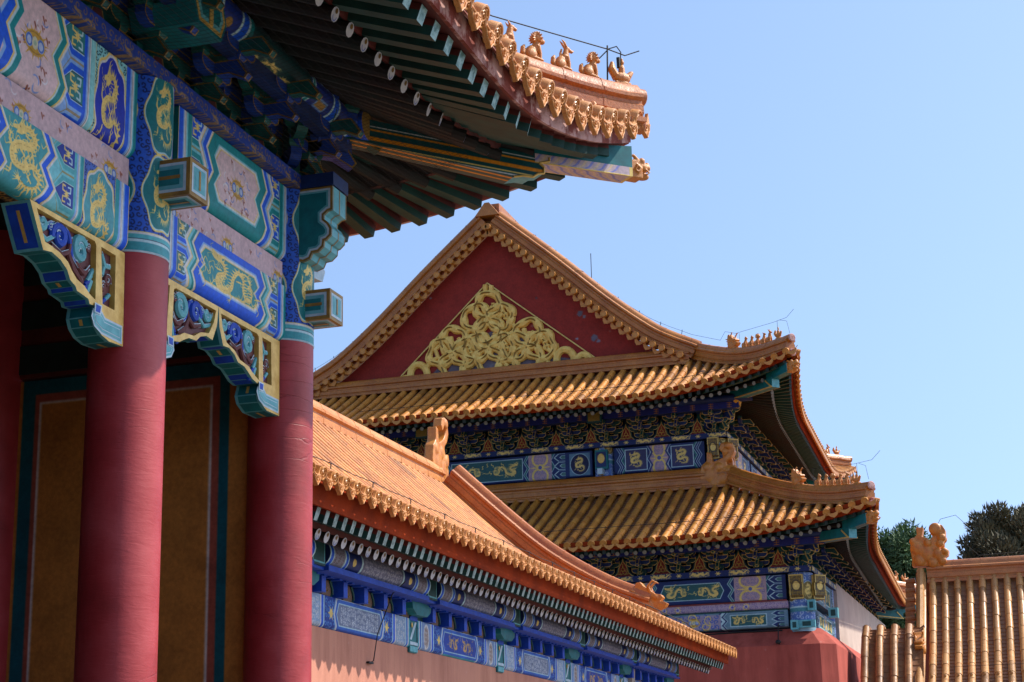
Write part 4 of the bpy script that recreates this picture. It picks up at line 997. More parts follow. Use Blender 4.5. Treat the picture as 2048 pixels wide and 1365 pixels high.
# eave purlins
cp = CV(6.4, .82, DBLUE, 160)
for k in range(3):
    x = 6.4-.10-k*2.05
    for a, b, col in ((0, .05, TEAL), (.05, .08, PALE), (.08, .16, BLUE), (.16, .19, PALE), (.47, .5, PALE), (.5, .58, BLUE), (.58, .61, PALE), (.95, .97, PALE), (.97, 1.0, TEAL), (1.0, 1.02, PALE)): cp.rect(x-b, 0, x-a, .82, col)
    for yy in np.arange(.1, .8, .2): cp.circ(x-.33, yy, .05, GOLDD, .6); cp.rect(x-.86, yy-.05, x-.68, yy+.05, '#6c8fc0'); cp.rect(x-.84, yy-.03, x-.70, yy+.03, GOLDD)
    cp.rect(x-2.05, 0, x-1.04, .82, '#123f40')
    for yy in (.2, .6): dragon(cp, x-1.42, yy, .26, .15, 1, GOLD, w=.16); dragon(cp, x-1.8, yy, .2, .13, -1, GOLD, w=.16)
M_PUR = paint('painted purlin', cp, .5, .25, .2)
def purlin(p0, p1, r, capm=M_GOLDD):
    p0, p1 = V(*p0), V(*p1); t = nrm(p1-p0); x = nrm(np.cross(t, Z_)); m = MB(); L = np.linalg.norm(p1-p0)
    m.grid(lambda a, s: p0+t*s*L+r*(math.cos(a)*x+math.sin(a)*Z_), np.linspace(0, 2*PI, 25), [0, 1], 0, lambda a, s: (s*L/6.4 if L > 6 else 1-.1*s, a/(2*PI)))
    for p in (p0, p1): m.add([p+r*(math.cos(a)*x+math.sin(a)*Z_) for a in np.linspace(0, 2*PI, 25)[:-1]], [tuple(range(24))], 1)
    return m.build('purlin', [M_PUR, capm], PV)
purlin((-5.36, 6.4, 7.17), (-5.36, 12.84, 7.17), .125); purlin((-8.5, 12.66, 7.17), (-5.18, 12.66, 7.17), .125)
m = MB(); m.box((-5.38, 9.6, 6.99), (.09, 6.2, .12), None, 0); m.box((-6.9, 12.64, 6.99), (3.0, .09, .12), None, 0); m.build('purlin_board', M_DBL, PV, smooth=0)
# carved beam head hanging under the eave
m = MB(); HB = [(-.17, -.15), (.17, -.15), (.24, .0), (.17, .17), (-.17, .17), (-.24, 0)]
m.prism(HB, (-5.20, 9.90, 6.95), Y_, Z_, V(-.5, 0, 0), 0); layers(m, HB, (-5.20, 9.90, 6.95), Y_, Z_, X_, [(.02, 1), (.05, 2), (.085, 0)]); m.box((-5.195, 9.90, 6.92), (.012, .05, .14), None, 1)
m.build('beam_end', [M_TEAL, M_GOLD, M_PTEAL], PV, smooth=0)

# eaves: facade slope A faces the courtyard (+X), slope B closes the end (+Y)
EO = 2.2; CX, CY = -3.65, 12.27+EO
profN = [(0, 0), (1, .47), (2.2, 1.14), (3.6, 2.1)]
SA = Slope((CX, 3.4, 7.08), Y_, -X_, CY-3.4, profN, 3.6, hip1=True, lift=.6, R=3.0, charge=.22, ex=1.9)
SB = Slope((CX, CY, 7.08), -X_, -Y_, 4.6, profN, 3.6, hip0=True, lift=.6, R=3.0, charge=.22, ex=1.9)
TM = [M_TILE, M_TROUGH, M_DISC]
m = tiles(SA, .315, .080, u0=3.2, seg=.32, step=.16, fine=True, knob=True, dw=.118, dh=.165, ov=.05, dz=-.085)
m.merge(tiles(SB, .315, .080, seg=.34, step=.3, ov=.0, dw=.105, dh=.09)); ROOF = m.build('tile_roof', TM, PV)
for sl, ua, ub in ((SA, 3.0, SA.L), (SB, 0, 4.4)):
    rafters(sl, PV, .262, ua, ub, (.75, -.16, 2.15, .41), (.12, -.27, 1.2, .12), 2.9, .055, .105, .118)
    m = MB(); us, ue = (ua, sl.L+.20) if sl is SA else (-.20, ub)
    sheath(sl, us, ue, .05, -.225, 1.25, .20, m, 0, 60); sheath(sl, us, ue, .76, -.10, 2.5, .61, m, 1, 60); sheath(sl, us, ue, .02, -.05, 3.6, 2.0, m, 1, 60)
    m.build('eave_boarding', [M_RAFS, M_SHEA], PV, smooth=0)
    m = MB(); strip(sl, us, ue, 60, .05, -.225, .03, .035, m, 0, .03); tile_bed(sl, us, ue, m); m.build('fascia_board', M_PEEL, PV, smooth=0)
    if sl is SA:
        m = MB(); m.box((-5.75, 1.3, 5.9), (.26, 9.4, 1.3), None, 0); m.build('plain_beam', M_TEAL, PV, smooth=0)
        m = MB(); m.add([(-3.5, -3.6, 7.0), (-3.5, 3.2, 7.0), (-7.15, 3.2, 9.1), (-7.15, -3.6, 9.1)], [(0, 1, 2, 3)], 0); m.add([(-3.5, -3.6, 6.85), (-3.5, 3.2, 6.85), (-6.1, 3.2, 7.7), (-6.1, -3.6, 7.7)], [(0, 1, 2, 3)], 1); m.build('roof_slab', [M_TILE, M_SHEA], PV, smooth=0)
    m = MB(); strip(sl, us, ue-.2 if sl is SA else ue, 60, .78, -.10, .76, .0, m, 0, .03); m.build('eave_batten', M_RAFS, PV, smooth=0)

# hip corner: two stacked corner beams, dragon head, ridge with beasts
dg = nrm((1, 1, 0)); sdv = nrm((1, -1, 0)); C0 = V(PX, 12.27, 0)
D2 = lambda o, z: C0+V(o, o, z)
cb = CV(2.6, .40, '#0c4a4c', 260)
for y, h, col in ((.02, .012, WHT), (.045, .012, GOLD), (.09, .035, '#e08a1c'), (.175, .018, '#e08a1c'), (.21, .010, WHT)): cb.rect(0, y, 2.6, y+h, col, .5)
for y in (.30, .34): cb.rect(0, y, 2.6, y+.015, '#e08a1c', .4)
M_CB = paint('striped corner beam', cb, .4, .2, .1)
w = .19; zb0, zb1, h = 7.05, 6.93, .235
PR = [(-1.2, zb0+.05), (.3, zb0), (1.45, zb1+.005), (1.52, zb1+.03), (1.58, zb1+.03), (1.62, zb1+.07), (1.66, zb1+.08), (1.66, zb1+.14), (1.63, zb1+.17), (1.70, zb1+.20), (1.70, zb1+.235), (-1.2, zb0+.29)]
m = MB()
for s in (-1, 1):
    vs = [D2(o, z)+s*sdv*w/2 for o, z in PR]; ps = [((o+1.2)*math.sqrt(2)/4.2, .03+(z-(zb1+(1.7-o)*.04))/.40) for o, z in PR]
    m.add(vs, [tuple(range(len(PR)))], 0, [ps])
n = len(PR)
for i in range(n):
    a, b = PR[i], PR[(i+1) % n]; 
    m.add([D2(*a)+sdv*w/2, D2(*b)+sdv*w/2, D2(*b)-sdv*w/2, D2(*a)-sdv*w/2], [(0, 1, 2, 3)], 0 if i < 2 else 1, [[(a[0]/2, .72), (b[0]/2, .72), (b[0]/2, .98), (a[0]/2, .98)]])
for i in range(2, 11):
    a, b = PR[i], PR[i+1] if i+1 < n else PR[0]
    for q in ((PR[i], PR[i+1]),):
        if i < 10: m.tube([D2(*q[0])+sdv*(w/2+.002), D2(*q[1])+sdv*(w/2+.002)], .011, 5, 2)
m.build('corner_beam', [M_CB, M_PTEAL, M_GOLD], PV, smooth=0)
cl = CV(1.2, .5, '#c9b3b8', 260)
for k in range(16):
    cl.line([(.08*k-.3+.30*t+.02*math.sin(t*9), .5*t) for t in np.linspace(0, 1, 12)], .030, '#8d8fcb' if k % 2 else '#dcc2a0')
cl.rect(0, .0, 1.2, .025, GOLD, 1); cl.rect(0, .475, 1.2, .5, GOLD, 1); cl.rect(1.16, 0, 1.2, .5, GOLD, 1)
M_CL = paint('lilac wave corner beam', cl, .5, .15, .1)
m = MB(); a0, a1 = 1.6, 2.30
lo = lambda o: 7.10+.02*(o-1.6)/.7; hi = lambda o: 7.29+.12*(o-1.6)/.7
for s in (-1, 1): m.add([D2(o, z)+s*sdv*w/2 for o, z in ((a0, lo(a0)), (a1, lo(a1)), (a1, hi(a1)), (a0, hi(a0)))], [(0, 1, 2, 3)], 1)
m.add([D2(a0, lo(a0))+sdv*w/2, D2(a1, lo(a1))+sdv*w/2, D2(a1, lo(a1))-sdv*w/2, D2(a0, lo(a0))-sdv*w/2], [(0, 1, 2, 3)], 0, [[(0, 0), (1, 0), (1, 1), (0, 1)]])
m.add([D2(a1, lo(a1))+sdv*w/2, D2(a1, hi(a1))+sdv*w/2, D2(a1, hi(a1))-sdv*w/2, D2(a1, lo(a1))-sdv*w/2], [(0, 1, 2, 3)], 2)
m.add([D2(a0, lo(a0)+.0)+sdv*(w/2+.002), D2(a1, lo(a1))+sdv*(w/2+.002), D2(a1, lo(a1)+.085)+sdv*(w/2+.002), D2(a0, lo(a0)+.085)+sdv*(w/2+.002)], [(0, 1, 2, 3)], 0, [[(0, 0), (1, 0), (1, .5), (0, .5)]])
YCB = m.build('corner_beam', [M_CL, M_TEAL, M_GOLDD], PV, smooth=0)
put_snout(D2(2.36, 7.215), dg, .27, PV)
hipz = lambda o: float(SA.pt(SA.L-(EO-o), max(EO-o, 0))[2])
RZ = lambda o: 7.64+.16*(max(0, 2.29-o))**2
pth = [D2(o, RZ(o)+(0 if o < 2.3 else .01)) for o in np.linspace(2.40, -.2, 26)]
RP = ridgeprof(.30, .40)
m = MB(); sweep(m, pth, RP); joints(m, pth, RP, .42)
for o, zz in ((2.44, .32), (2.42, .05)):
    p = D2(o, 7.62+zz); m.tube([p-dg*.14, p], .085, 14, 0); m.tube([p, p+dg*.012], [.085, .07], 14, 0)
RG = m.build('hip_ridge', M_RIDGE, PV)
for kind, o, s in (('rider', 2.29, .27), ('lion', 2.06, .26), ('horned', 1.86, .27), ('lion', 1.65, .29), ('hound', 1.46, .30), ('plain', 1.26, .29), ('plain', 1.06, .29)):
    put_beast(kind, D2(o, RZ(o)+.395), dg, s, RG)
m = MB(); T = lambda P, r=.006: m.tube([D2(*p) for p in P], r, 5, 0)
T([(-.5, 9.4), (.5, 8.75), (1.36, 8.46), (2.19, 8.365), (2.32, 8.335), (2.43, 8.41)]); T([(2.18, 8.02), (2.19, 8.40)], .008); T([(2.05, 8.0), (2.09, 8.2), (2.2, 8.37), (2.26, 8.41), (2.29, 8.36), (2.26, 7.95)])
T([(2.27, 8.2), (2.268, 8.30)], .02)
m.build('lightning_wire', M_WIRE, PV)
# bird net stretched under the eave: every cord modelled
def net(P00, P10, P01, P11, nu, nv, sag, mb, w=.0015):
    f = lambda s, t: (P00*(1-s)+P10*s)*(1-t)+(P01*(1-s)+P11*s)*t-Z_*sag*math.sin(PI*t)
    for i in range(nu+1):
        s = i/nu
        for j in range(8): mb.bar(f(s, j/8), f(s, (j+1)/8), w, w)
    for j in range(nv+1):
        for i in range(6): mb.bar(f(i/6, j/nv), f((i+1)/6, j/nv), w, w)
m = MB()
net(V(-5.5, 6.6, 6.6), V(-5.5, 12.5, 6.62), V(-4.45, 6.6, 6.88), V(-4.42, 13.0, 6.92), 120, 24, .10, m)
net(V(-5.5, 12.5, 6.62), V(-7.6, 12.5, 6.62), V(-4.42, 13.0, 6.90), V(-7.6, 13.5, 6.9), 44, 24, .12, m)
tag(m.build('bird_net', mat('net cord', '#2a2622', .8), None, smooth=0), 'fine dark bird net stretched under the near pavilion eave', 'net')
# added wall and roof slab, out of view, shading this side of the columns
m = MB(); m.box((-2.5, -4.2, 3.5), (12.5, .3, 7), None, 0); m.box((-2.5, -2.9, 6.9), (13.5, 3.4, .3), None, 1); m.build('added_shade_wall', [mat('dark shade wall', '#241310', .8), M_RAFR], PV, smooth=0)
# ================================================================== long gallery behind the pavilion
GA = thing('gallery', 'long low gallery with sunlit orange roof and blue painted beams, running behind the pavilion', 'gallery', (-7, 21, 0))
profG = [(0, 0), (.7, .23), (1.4, .54), (2.3, 1.10), (3.1, 1.78), (4.0, 2.62)]
G0, G1 = 13.0, 28.15
SG = Slope((-6.1, G0, 4.505), Y_, -X_, G1-G0, profG, 4.0, lift=0, R=1, charge=0)
SG2 = Slope((-6.1, G1, 4.505), Y_, -X_, 4.2, profG, 1.15, lift=0, R=1, charge=0)
M_GT = tilemat('sunlit gallery tile', '#ba6c2c', '#cf8a44', '#cc925c', .5, 2.0)
m = tiles(SG, .252, .064, seg=.34, step=.3, fine=True, knob=True, ov=.06, dw=.070, dh=.115, nring=7, rd=.058, jo=.006, dz=-.085)
m.merge(tiles(SG2, .252, .056, seg=.30, step=.3, fine=False, knob=True, ov=.06, dw=.070, dh=.115, nring=6, rd=.058, jo=.006, dz=-.085))
m.add([(-10.1, G0, 7.1), (-10.1, G1, 7.1), (-14, G1, 4.5), (-14, G0, 4.5)], [(0, 1, 2, 3)], 1); m.add([(-7.2, G1, 5.0), (-7.2, G1+4.2, 5.0), (-7.2, G1+4.2, 3.4), (-7.2, G1, 3.4)], [(0, 1, 2, 3)], 1)
m.build('tile_roof', [M_GT, M_TROUGH, M_DISC], GA)
for sl, a, b in ((SG, .3, SG.L), (SG2, 0, 4.05)):
    rg = [MB(), MB()]
    rafters(sl, GA, .202, a, b, (.36, -.375, 1.6, .08), (.10, -.30, .9, -.03), .01, .056, .078, .118, keep=(lambda u: True) if sl is SG else (lambda u: u < 1.6), rest=rg, ng=12, flym=M_FLYG)
    if sl is SG2:
        tag(rg[1].build('round_rafter', [M_RAFR, M_WHITE, M_PEARL, M_PEARLB], GA), kind='stuff'); tag(rg[0].build('flying_rafter', [M_RAFG, M_FLYG, M_RAFS], GA, smooth=0), kind='stuff')
    m = MB(); sheath(sl, 0, sl.L, .06, -.235, 1.0, .04, m, 0, 3, 3, False); sheath(sl, 0, sl.L, .36, -.32, 1.9, .26, m, 0, 3, 3, False); strip(sl, 0, sl.L, 3, .37, -.33, .36, -.235, m, 0, .02); m.build('eave_boarding', M_RAFS, GA, smooth=0)
    m = MB(); strip(sl, 0, sl.L, 3, .075, -.245, .055, -.02, m, 0, .03); tile_bed(sl, 0, sl.L, m, 0, 3, -.03); m.build('fascia_board', M_REDB, GA, smooth=0)
# painted beams, boards and posts
def cv_gal(kind):
    L, H = 2.86, .45; c = CV(L, H, '#3a74c4', 230); f = .32; y0 = H-f
    dk = '#1a3f98'
    for s_ in (0, 1):
        X = (lambda d: d) if s_ == 0 else (lambda d: L-d); B = lambda a, b, col: c.rect(min(X(a), X(b)), 0, max(X(a), X(b)), H, col)
        B(0, .04, '#3fa0b4'); B(.04, .07, WHT); B(.07, .11, '#2f66c4'); B(.11, .135, PALE)
        B(.135, .42, '#94abc8' if kind else '#7f9ac4'); 
        if kind == 0:
            cx = X(.28); c.circ(cx, y0+f*.5, .09, WHT, ry=.145); c.circ(cx, y0+f*.5, .07, '#b4a9a4', ry=.12); curls(c, cx-.06, y0+f*.2, cx+.06, y0+f*.8, .05, '#8a6a60', .008, 3)
        else: curls(c, min(X(.16), X(.40)), .03, max(X(.16), X(.40)), H-.03, .06, '#d8d8d8', .009, 4)
        B(.42, .45, WHT); B(.45, .50, BLUE); B(.50, .525, PALE)
        B(.525, .86, dk); curls(c, min(X(.53), X(.85)), .02, max(X(.53), X(.85)), H-.02, .075, '#4f8ad0', .012, 6); c.circ(X(.69), y0+f*.5, .04, GOLD, 1)
        for a in range(6): c.line([(X(.69), y0+f*.5), (X(.69)+.07*math.cos(a*1.05), y0+f*.5+.07*math.sin(a*1.05))], [.03, .01], GOLD, .6)
    P = lambda k: [(.86+k, y0+.03+k), (.80+k*1.2, y0+f*.5), (.86+k, H-.02-k), (L-.86-k, H-.02-k), (L-.80-k*1.2, y0+f*.5), (L-.86-k, y0+.03+k)]
    c.fill(P(-.05), '#8fb3d8'); c.fill(P(-.03), WHT); c.fill(P(-.015), '#3468c4'); c.fill(P(.02), PALE); c.fill(P(.03), '#2446a8' if kind == 0 else '#77829c')
    c.rect(.86, .0, L-.86, y0+.02, '#3a9eb0' if kind == 0 else '#2350b0')
    if kind == 0:
        for s_ in (-1, 1): dragon(c, L/2+s_*.24, y0+f*.5, .19, .10, s_, '#d9a860', w=.22, fine=False)
        wisps(c, L/2-.5, y0+.08, L/2+.5, H-.06, 14, .06, '#c9a070', .008)
    else: curls(c, .93, y0+.07, L-.93, H-.06, .055, '#c8ccd4', .010, 8)
    return c
M_GB = [paint('gallery beam dragons', cv_gal(0), .6, .4, .2, .45, 1, lin('#8c9aac')), paint('gallery beam scrolls', cv_gal(1), .6, .4, .2, .45, 1, lin('#8c9aac'))]
cpp = CV(2.86, .6, '#20306e', 200)
for X in (lambda d: d, lambda d: 2.86-d):
    B = lambda a, b, col: cpp.rect(min(X(a), X(b)), 0, max(X(a), X(b)), .6, col)
    B(.0, .05, TEAL2); B(.05, .08, PALE); B(.08, .14, BLUE); B(.14, .16, PALE); B(.16, .42, '#8d8794'); B(.42, .45, PALE); B(.45, .5, BLUE); B(.5, .52, PALE)
    for yy in (.1, .3, .5): curls(cpp, min(X(.18), X(.40)), yy-.07, max(X(.18), X(.40)), yy+.07, .06, '#5a4c50', .008, 4); cpp.circ(X(.66), yy, .045, GOLD, 1)
cpp.fill([(.84, 0), (2.02, 0), (2.02, .6), (.84, .6)], PALE); cpp.rect(.88, 0, 1.98, .6, '#6f6f86'); curls(cpp, .92, 0, 1.94, .6, .055, '#b9b4bc', .01, 3)
M_GP = paint('gallery purlin', cpp, .55, .3, .2, .1)
posts = [15.35, 18.45, 21.55, 24.65, 27.75, 30.85]
sb = MB()
sb.box((0, .05, .08), (.10, .12, .16), None, 0)
for k, x in enumerate((-.16, 0, .16)): sb.box((x, .07, .175), (.07, .12, .05), None, 0)
sb.prism([(-.10, 0), (.10, 0), (.13, .05), (.06, .15), (-.06, .15), (-.13, .05)], (.26, .02, 0), X_, Z_, V(0, -.03, 0), 1, 1)
sb.tube([(.12, .03, .02), (.13, .03, .08), (.19, .03, .15)], .012, 5, 2); sb.tube([(.40, .03, .02), (.39, .03, .08), (.33, .03, .15)], .012, 5, 2)
for a in (-.03, 0.03, 0): sb.ell((.26+a, .022, .05+abs(.03-abs(a))*.8), .011, mat=3, nu=6, nv=4)
SBM = sb.mesh('small bracket', [M_BLUE, mat('brown leaf board', '#6b4a34', .6), M_DTEAL, M_GOLDD], 0)
for i, (a, b) in enumerate(zip([12.4]+posts, posts+[33.9])):
    if i >= len(posts): break
    y0, y1 = a+.12, b-.12; L = y1-y0
    P = [(-7.0, 3.765), (-7.0, 3.50)]+[(-7.05+.05*math.cos(t), 3.50-.05*math.sin(t)) for t in np.linspace(.2, PI/2, 5)]+[(-7.2, 3.45)]
    s = [0]
    for p, q in zip(P, P[1:]): s.append(s[-1]+math.dist(p, q))
    m = MB(); m.grid(lambda y, k: V(P[k][0], y, P[k][1]), [y0, y1], list(range(len(P))), 0, lambda y, k: ((y-y0)/L, max(0, 1-s[k]/.45)))
    m.add([(-7.0, y0, 3.765), (-7.0, y1, 3.765), (-7.3, y1, 3.765), (-7.3, y0, 3.765)], [(0, 1, 2, 3)], 0)
    m.build('painted_beam', M_GB[i % 2], GA)
    m = MB(); m.grid(lambda y, t: V(-6.86+.13*math.cos(t), y, 4.11+.13*math.sin(t)), [y0+.05, y1-.05], np.linspace(-PI*.75, PI*.6, 14), 0, lambda y, t: ((y-y0)/L, (t+PI*.75)/(PI*1.35)))
    for y in (y0+.05, y1-.05): m.add([(-6.86+.13*math.cos(t), y, 4.11+.13*math.sin(t)) for t in np.linspace(0, 2*PI, 17)[:-1]], [tuple(range(16))], 1)
    m.build('purlin', [M_GP, M_DBL], GA)
    m = MB(); m.box((-6.86, (y0+y1)/2, 3.962), (.22, L-.1, .055), None, 0); m.build('purlin_board', M_BLUE, GA, smooth=0)
    m = MB(); m.box((-7.06, (y0+y1)/2, 3.86), (.06, L, .19), None, 0); m.build('bracket_backing', M_DTEAL, GA, smooth=0)
    for k in range(5): link('small_bracket', SBM, GA, frame((-7.02, y0+.30+.54*k, 3.768), (0, 1, 0), (1, 0, 0), (0, 0, 1)))
    # post, its beam head and the little cloud bracket
    m = MB(); m.box((-7.08, b, 3.66), (.14, .235, .52), None, 0)
    for k, (z, h, c) in enumerate(((3.44, .06, 2), (3.50, .035, 1), (3.80, .10, 3))): m.box((-7.004, b, z), (.012, .23, h), None, c)
    m.prism([(-.11, -.10), (-.05, -.10), (.11, .10), (.05, .10)], (-7.006, b, 3.64), Y_, Z_, V(-.002, 0, 0), 1); m.ell((-7.0, b-.05, 3.70), (.006, .02, .03), mat=4)
    m.build('post', [M_TEAL, M_PALE, M_PTEAL, M_BLUE, M_GOLD], GA, smooth=0)
    m = MB(); m.box((-6.95, b-.02, 4.095), (.36, .31, .25), None, 0)
    R = [(-.155, -.125), (.155, -.125), (.155, .125), (-.155, .125)]; layers(m, R, (-6.77, b-.02, 4.095), Y_, Z_, X_, [(.018, 1), (.034, 0)])
    layers(m, [(-.17, -.125), (.17, -.125), (.17, .125), (-.17, .125)], (-6.95, b-.175, 4.095), X_, Z_, -Y_, [(.02, 1), (.03, 0)])
    m.build('beam_head', [M_DTEAL, M_PTEAL], GA, smooth=0)
    m = MB(); m.prism([(-.30, .14), (-.28, .06), (-.16, 0), (.16, 0), (.28, .06), (.30, .14)], (-6.90, b, 3.80), Y_, Z_, V(-.14, 0, 0), 0); m.box((-6.90, b, 3.955), (.2, .66, .03), None, 1); m.build('cloud_bracket', [M_TEAL, M_BLUE], GA, smooth=0)
m = MB(); m.box((-7.13, (12.4+32.5)/2, 1.72), (.2, 20.1, 3.46), None, 0); m.build('wall', M_FADEW, GA, smooth=0)
m = MB(); gp = [(-6.9, 4.5), (-7.5, 4.9), (-8.4, 5.45), (-9.2, 6.1), (-10.1, 6.9), (-13.5, 4.5), (-13.5, 0), (-7.1, 0)]; m.prism([(p[0], p[1]) for p in gp], (0, G1+.02, 0), X_, Z_, V(0, .2, 0), 0); m.build('gable_wall', M_BRICK, GA, smooth=0)
# ridges
RPG = ridgeprof(.36, .44); pr = [V(-10.2, y, 7.06) for y in np.linspace(G0, G1-.1, 4)]
m = MB(); sweep(m, pr, RPG); joints(m, pr, RPG, .62); m.build('main_ridge', tilemat('gallery ridge tile', '#bd7434', '#cf8c4a', '#c08a60', .45, 2), GA)
RV = ridgeprof(.34, .46); pv = [SG.pt(0, d, .02)*V(1, 0, 1)+V(0, G1-.05, 0) for d in np.linspace(4.0, .55, 24)]
m = MB(); sweep(m, pv, RV, side=-Y_); joints(m, pv, RV, .5); VR = m.build('verge_ridge', M_RIDGE, GA)
m = MB()
for d in np.linspace(.65, 3.9, 26): p = SG.pt(0, d)*V(1, 0, 1)+V(0, G1+.16, 0); m.tube([p, p+V(0, .25, 0)], .06, 8, 0)
m.build('verge_tiles', M_TILE, GA)
put_beast('hipdragon', SG.pt(0, .48, .0)*V(1, 0, 1)+V(0, G1-.05, 0), (1, 0), .60, VR)
# earth wires on the roof
m = MB(); last = None
for k, y in enumerate(np.arange(13.6, 27.8, 1.02)):
    p = V(-6.35, y, 4.62); q = p+V(0, .02, .16); m.tube([p, q], .006, 5, 0); m.tube([q-Y_*.05, q+Y_*.05], .006, 5, 0)
    if last is not None: m.tube([last, (last+q)/2-Z_*.012, q], .004, 5, 0)
    last = q
m.tube([last, V(-6.3, 29.6, 4.75), V(-6.2, 30.6, 4.55)], .008, 5, 0)
m.build('roof_wire', M_WIRE, GA)
m = MB(); m.tube([(-6.70, 17.42, 4.05), (-6.82, 17.36, 3.92), (-6.96, 17.28, 3.5), (-6.98, 17.22, 3.22), (-7.02, 17.20, 3.2)], .006, 5, 0); m.box((-7.02, 17.20, 3.2), (.05, .12, .02), None, 0); m.build('down_wire', M_WIRE, GA)
# ================================================================== double-eaved hall at the centre
HA = thing('hall', 'large double-eaved hall with carved gold gable over two tiers of orange tiles, in the centre', 'hall', (-13.2, 43, 0))
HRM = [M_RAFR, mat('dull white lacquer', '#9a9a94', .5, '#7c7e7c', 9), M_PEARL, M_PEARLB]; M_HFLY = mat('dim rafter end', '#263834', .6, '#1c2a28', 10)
M_HT = tilemat('hall tile', '#b26c1e', '#c68630', '#c8985c', .4, 2.5)
M_HR = tilemat('hall ridge tile', '#a05a16', '#b87226', '#92602c', .32, 1.6)
M_HD = tilemat('hall tile end', '#bb7a2c', '#cc8a38', '#ad7438', .4, 5)
XC = -13.2
# ---- eaves
def hall_roof(name, ex, ey, z0, prof, Df, lift, R, ch, sideprof, Ds, farY, keepx):
    W_ = 2*(ex-XC)
    SF = Slope((ex-W_, ey, z0), X_, Y_, W_, prof, Df, True, True, lift, R, ch)
    SR = Slope((ex, ey, z0), nrm((-.042, 1, 0)), -X_, farY-ey, sideprof, Ds, True, True, lift, R, ch)
    m = tiles(SF, .268, .073, seg=.36, step=.115, ov=.05, dw=.115, dh=.115, moon=True, dz=-.06, knob=False, nring=8)
    m.merge(tiles(SR, .268, .073, seg=.5, step=.3, ov=.05, dw=.125, dh=.12, nring=6)); m.build('tile_roof', [M_HT, M_TROUGH, M_HD], HA)
    for sl, kp in ((SF, lambda u: ex-W_+u > keepx), (SR, lambda u: False)):
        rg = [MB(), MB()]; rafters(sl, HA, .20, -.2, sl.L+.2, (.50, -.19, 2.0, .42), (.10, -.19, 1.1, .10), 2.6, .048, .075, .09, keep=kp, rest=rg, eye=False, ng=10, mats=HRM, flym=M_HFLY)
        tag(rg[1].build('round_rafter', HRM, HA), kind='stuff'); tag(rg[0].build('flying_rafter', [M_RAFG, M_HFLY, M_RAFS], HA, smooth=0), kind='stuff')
        m = MB(); a, b = -.15, sl.L+.15; sheath(sl, a, b, .06, -.125, 1.2, .16, m, 0, 60, 3); sheath(sl, a, b, .5, -.125, 2.4, .68, m, 0, 60, 3); m.build('eave_boarding', M_RAFS, HA, smooth=0)
        m = MB(); strip(sl, a, b, 60, .08, -.15, .05, .0, m, 0, .03); tile_bed(sl, a, b, m); m.build('fascia_board', M_REDB, HA, smooth=0)
    return SF, SR
UP = (-7.58, 40.0); LP = (-5.57, 38.0)
uF, uR = hall_roof('upper', -5.68, 38.1, 10.82, [(0, 0), (1.2, .60), (2.5, 1.34), (3.2, 1.8)], 2.55, .58, 4.2, .30, [(0, 0), (1.2, .60), (2.4, 1.31), (3.0, 1.60), (3.65, 1.98), (4.74, 2.86), (6, 4.02), (7.55, 5.36)], 7.55, 52.1, -14.6)
lF, lR = hall_roof('lower', -4.02, 36.45, 7.28, [(0, 0), (1.2, .56), (2.4, 1.16), (3.5, 1.75)], 3.45, .42, 4.2, .28, [(0, 0), (1.2, .56), (2.4, 1.16), (3.5, 1.75)], 3.45, 53.6, -10.9)
# ---- gable
GY = 40.6; gz = lambda x: 10.82+uR.h(-5.68-x)
xs = np.linspace(XC, -8.15, 40)
cg = CV(10.6, 4.8, '#962d22', 60); rg_ = random.Random(4)
def blob(x, y, s, col):
    cg.fill([(x+s*rg_.uniform(.5, 1.2)*math.cos(a), y+s*.8*rg_.uniform(.5, 1.2)*math.sin(a)) for a in np.linspace(0, 6.28, 16)[:-1]], col)
for k in range(34): blob(rg_.uniform(.5, 10.1), rg_.uniform(.0, 1.0)**2*3, rg_.uniform(.02, .07), rg_.choice(('#8d8490', '#9a5a50', '#6a4a50')))
for x, y, s in ((5.3, .45, .55), (6.0, .3, .6), (4.6, .35, .5), (5.9, .9, .45), (6.8, .3, .5), (3.9, .2, .4), (5.2, 1.1, .35), (7.3, .15, .35), (2.0, .25, .22), (1.4, .12, .2), (8.3, .10, .15), (7.55, 1.55, .10), (7.9, .9, .12)): blob(x, y, s, '#6d6470'); blob(x+.1, y-.1, s*.6, '#7d7480')
M_GAB = paint('gable boards', cg, .75, .35, .25)
GZ0 = 12.1
m = MB(); L = [(x, gz(x)-.10) for x in xs]; P = [(2*XC-x, z) for x, z in L[::-1]]+L[1:]; P = P+[(P[-1][0], GZ0), (P[0][0], GZ0)]
m.add([(x, GY, z) for x, z in P], [tuple(range(len(P)))], 0, [[((x-XC)/10.6+.5, (z-GZ0)/4.8) for x, z in P]]); m.build('gable', M_GAB, HA, smooth=0)
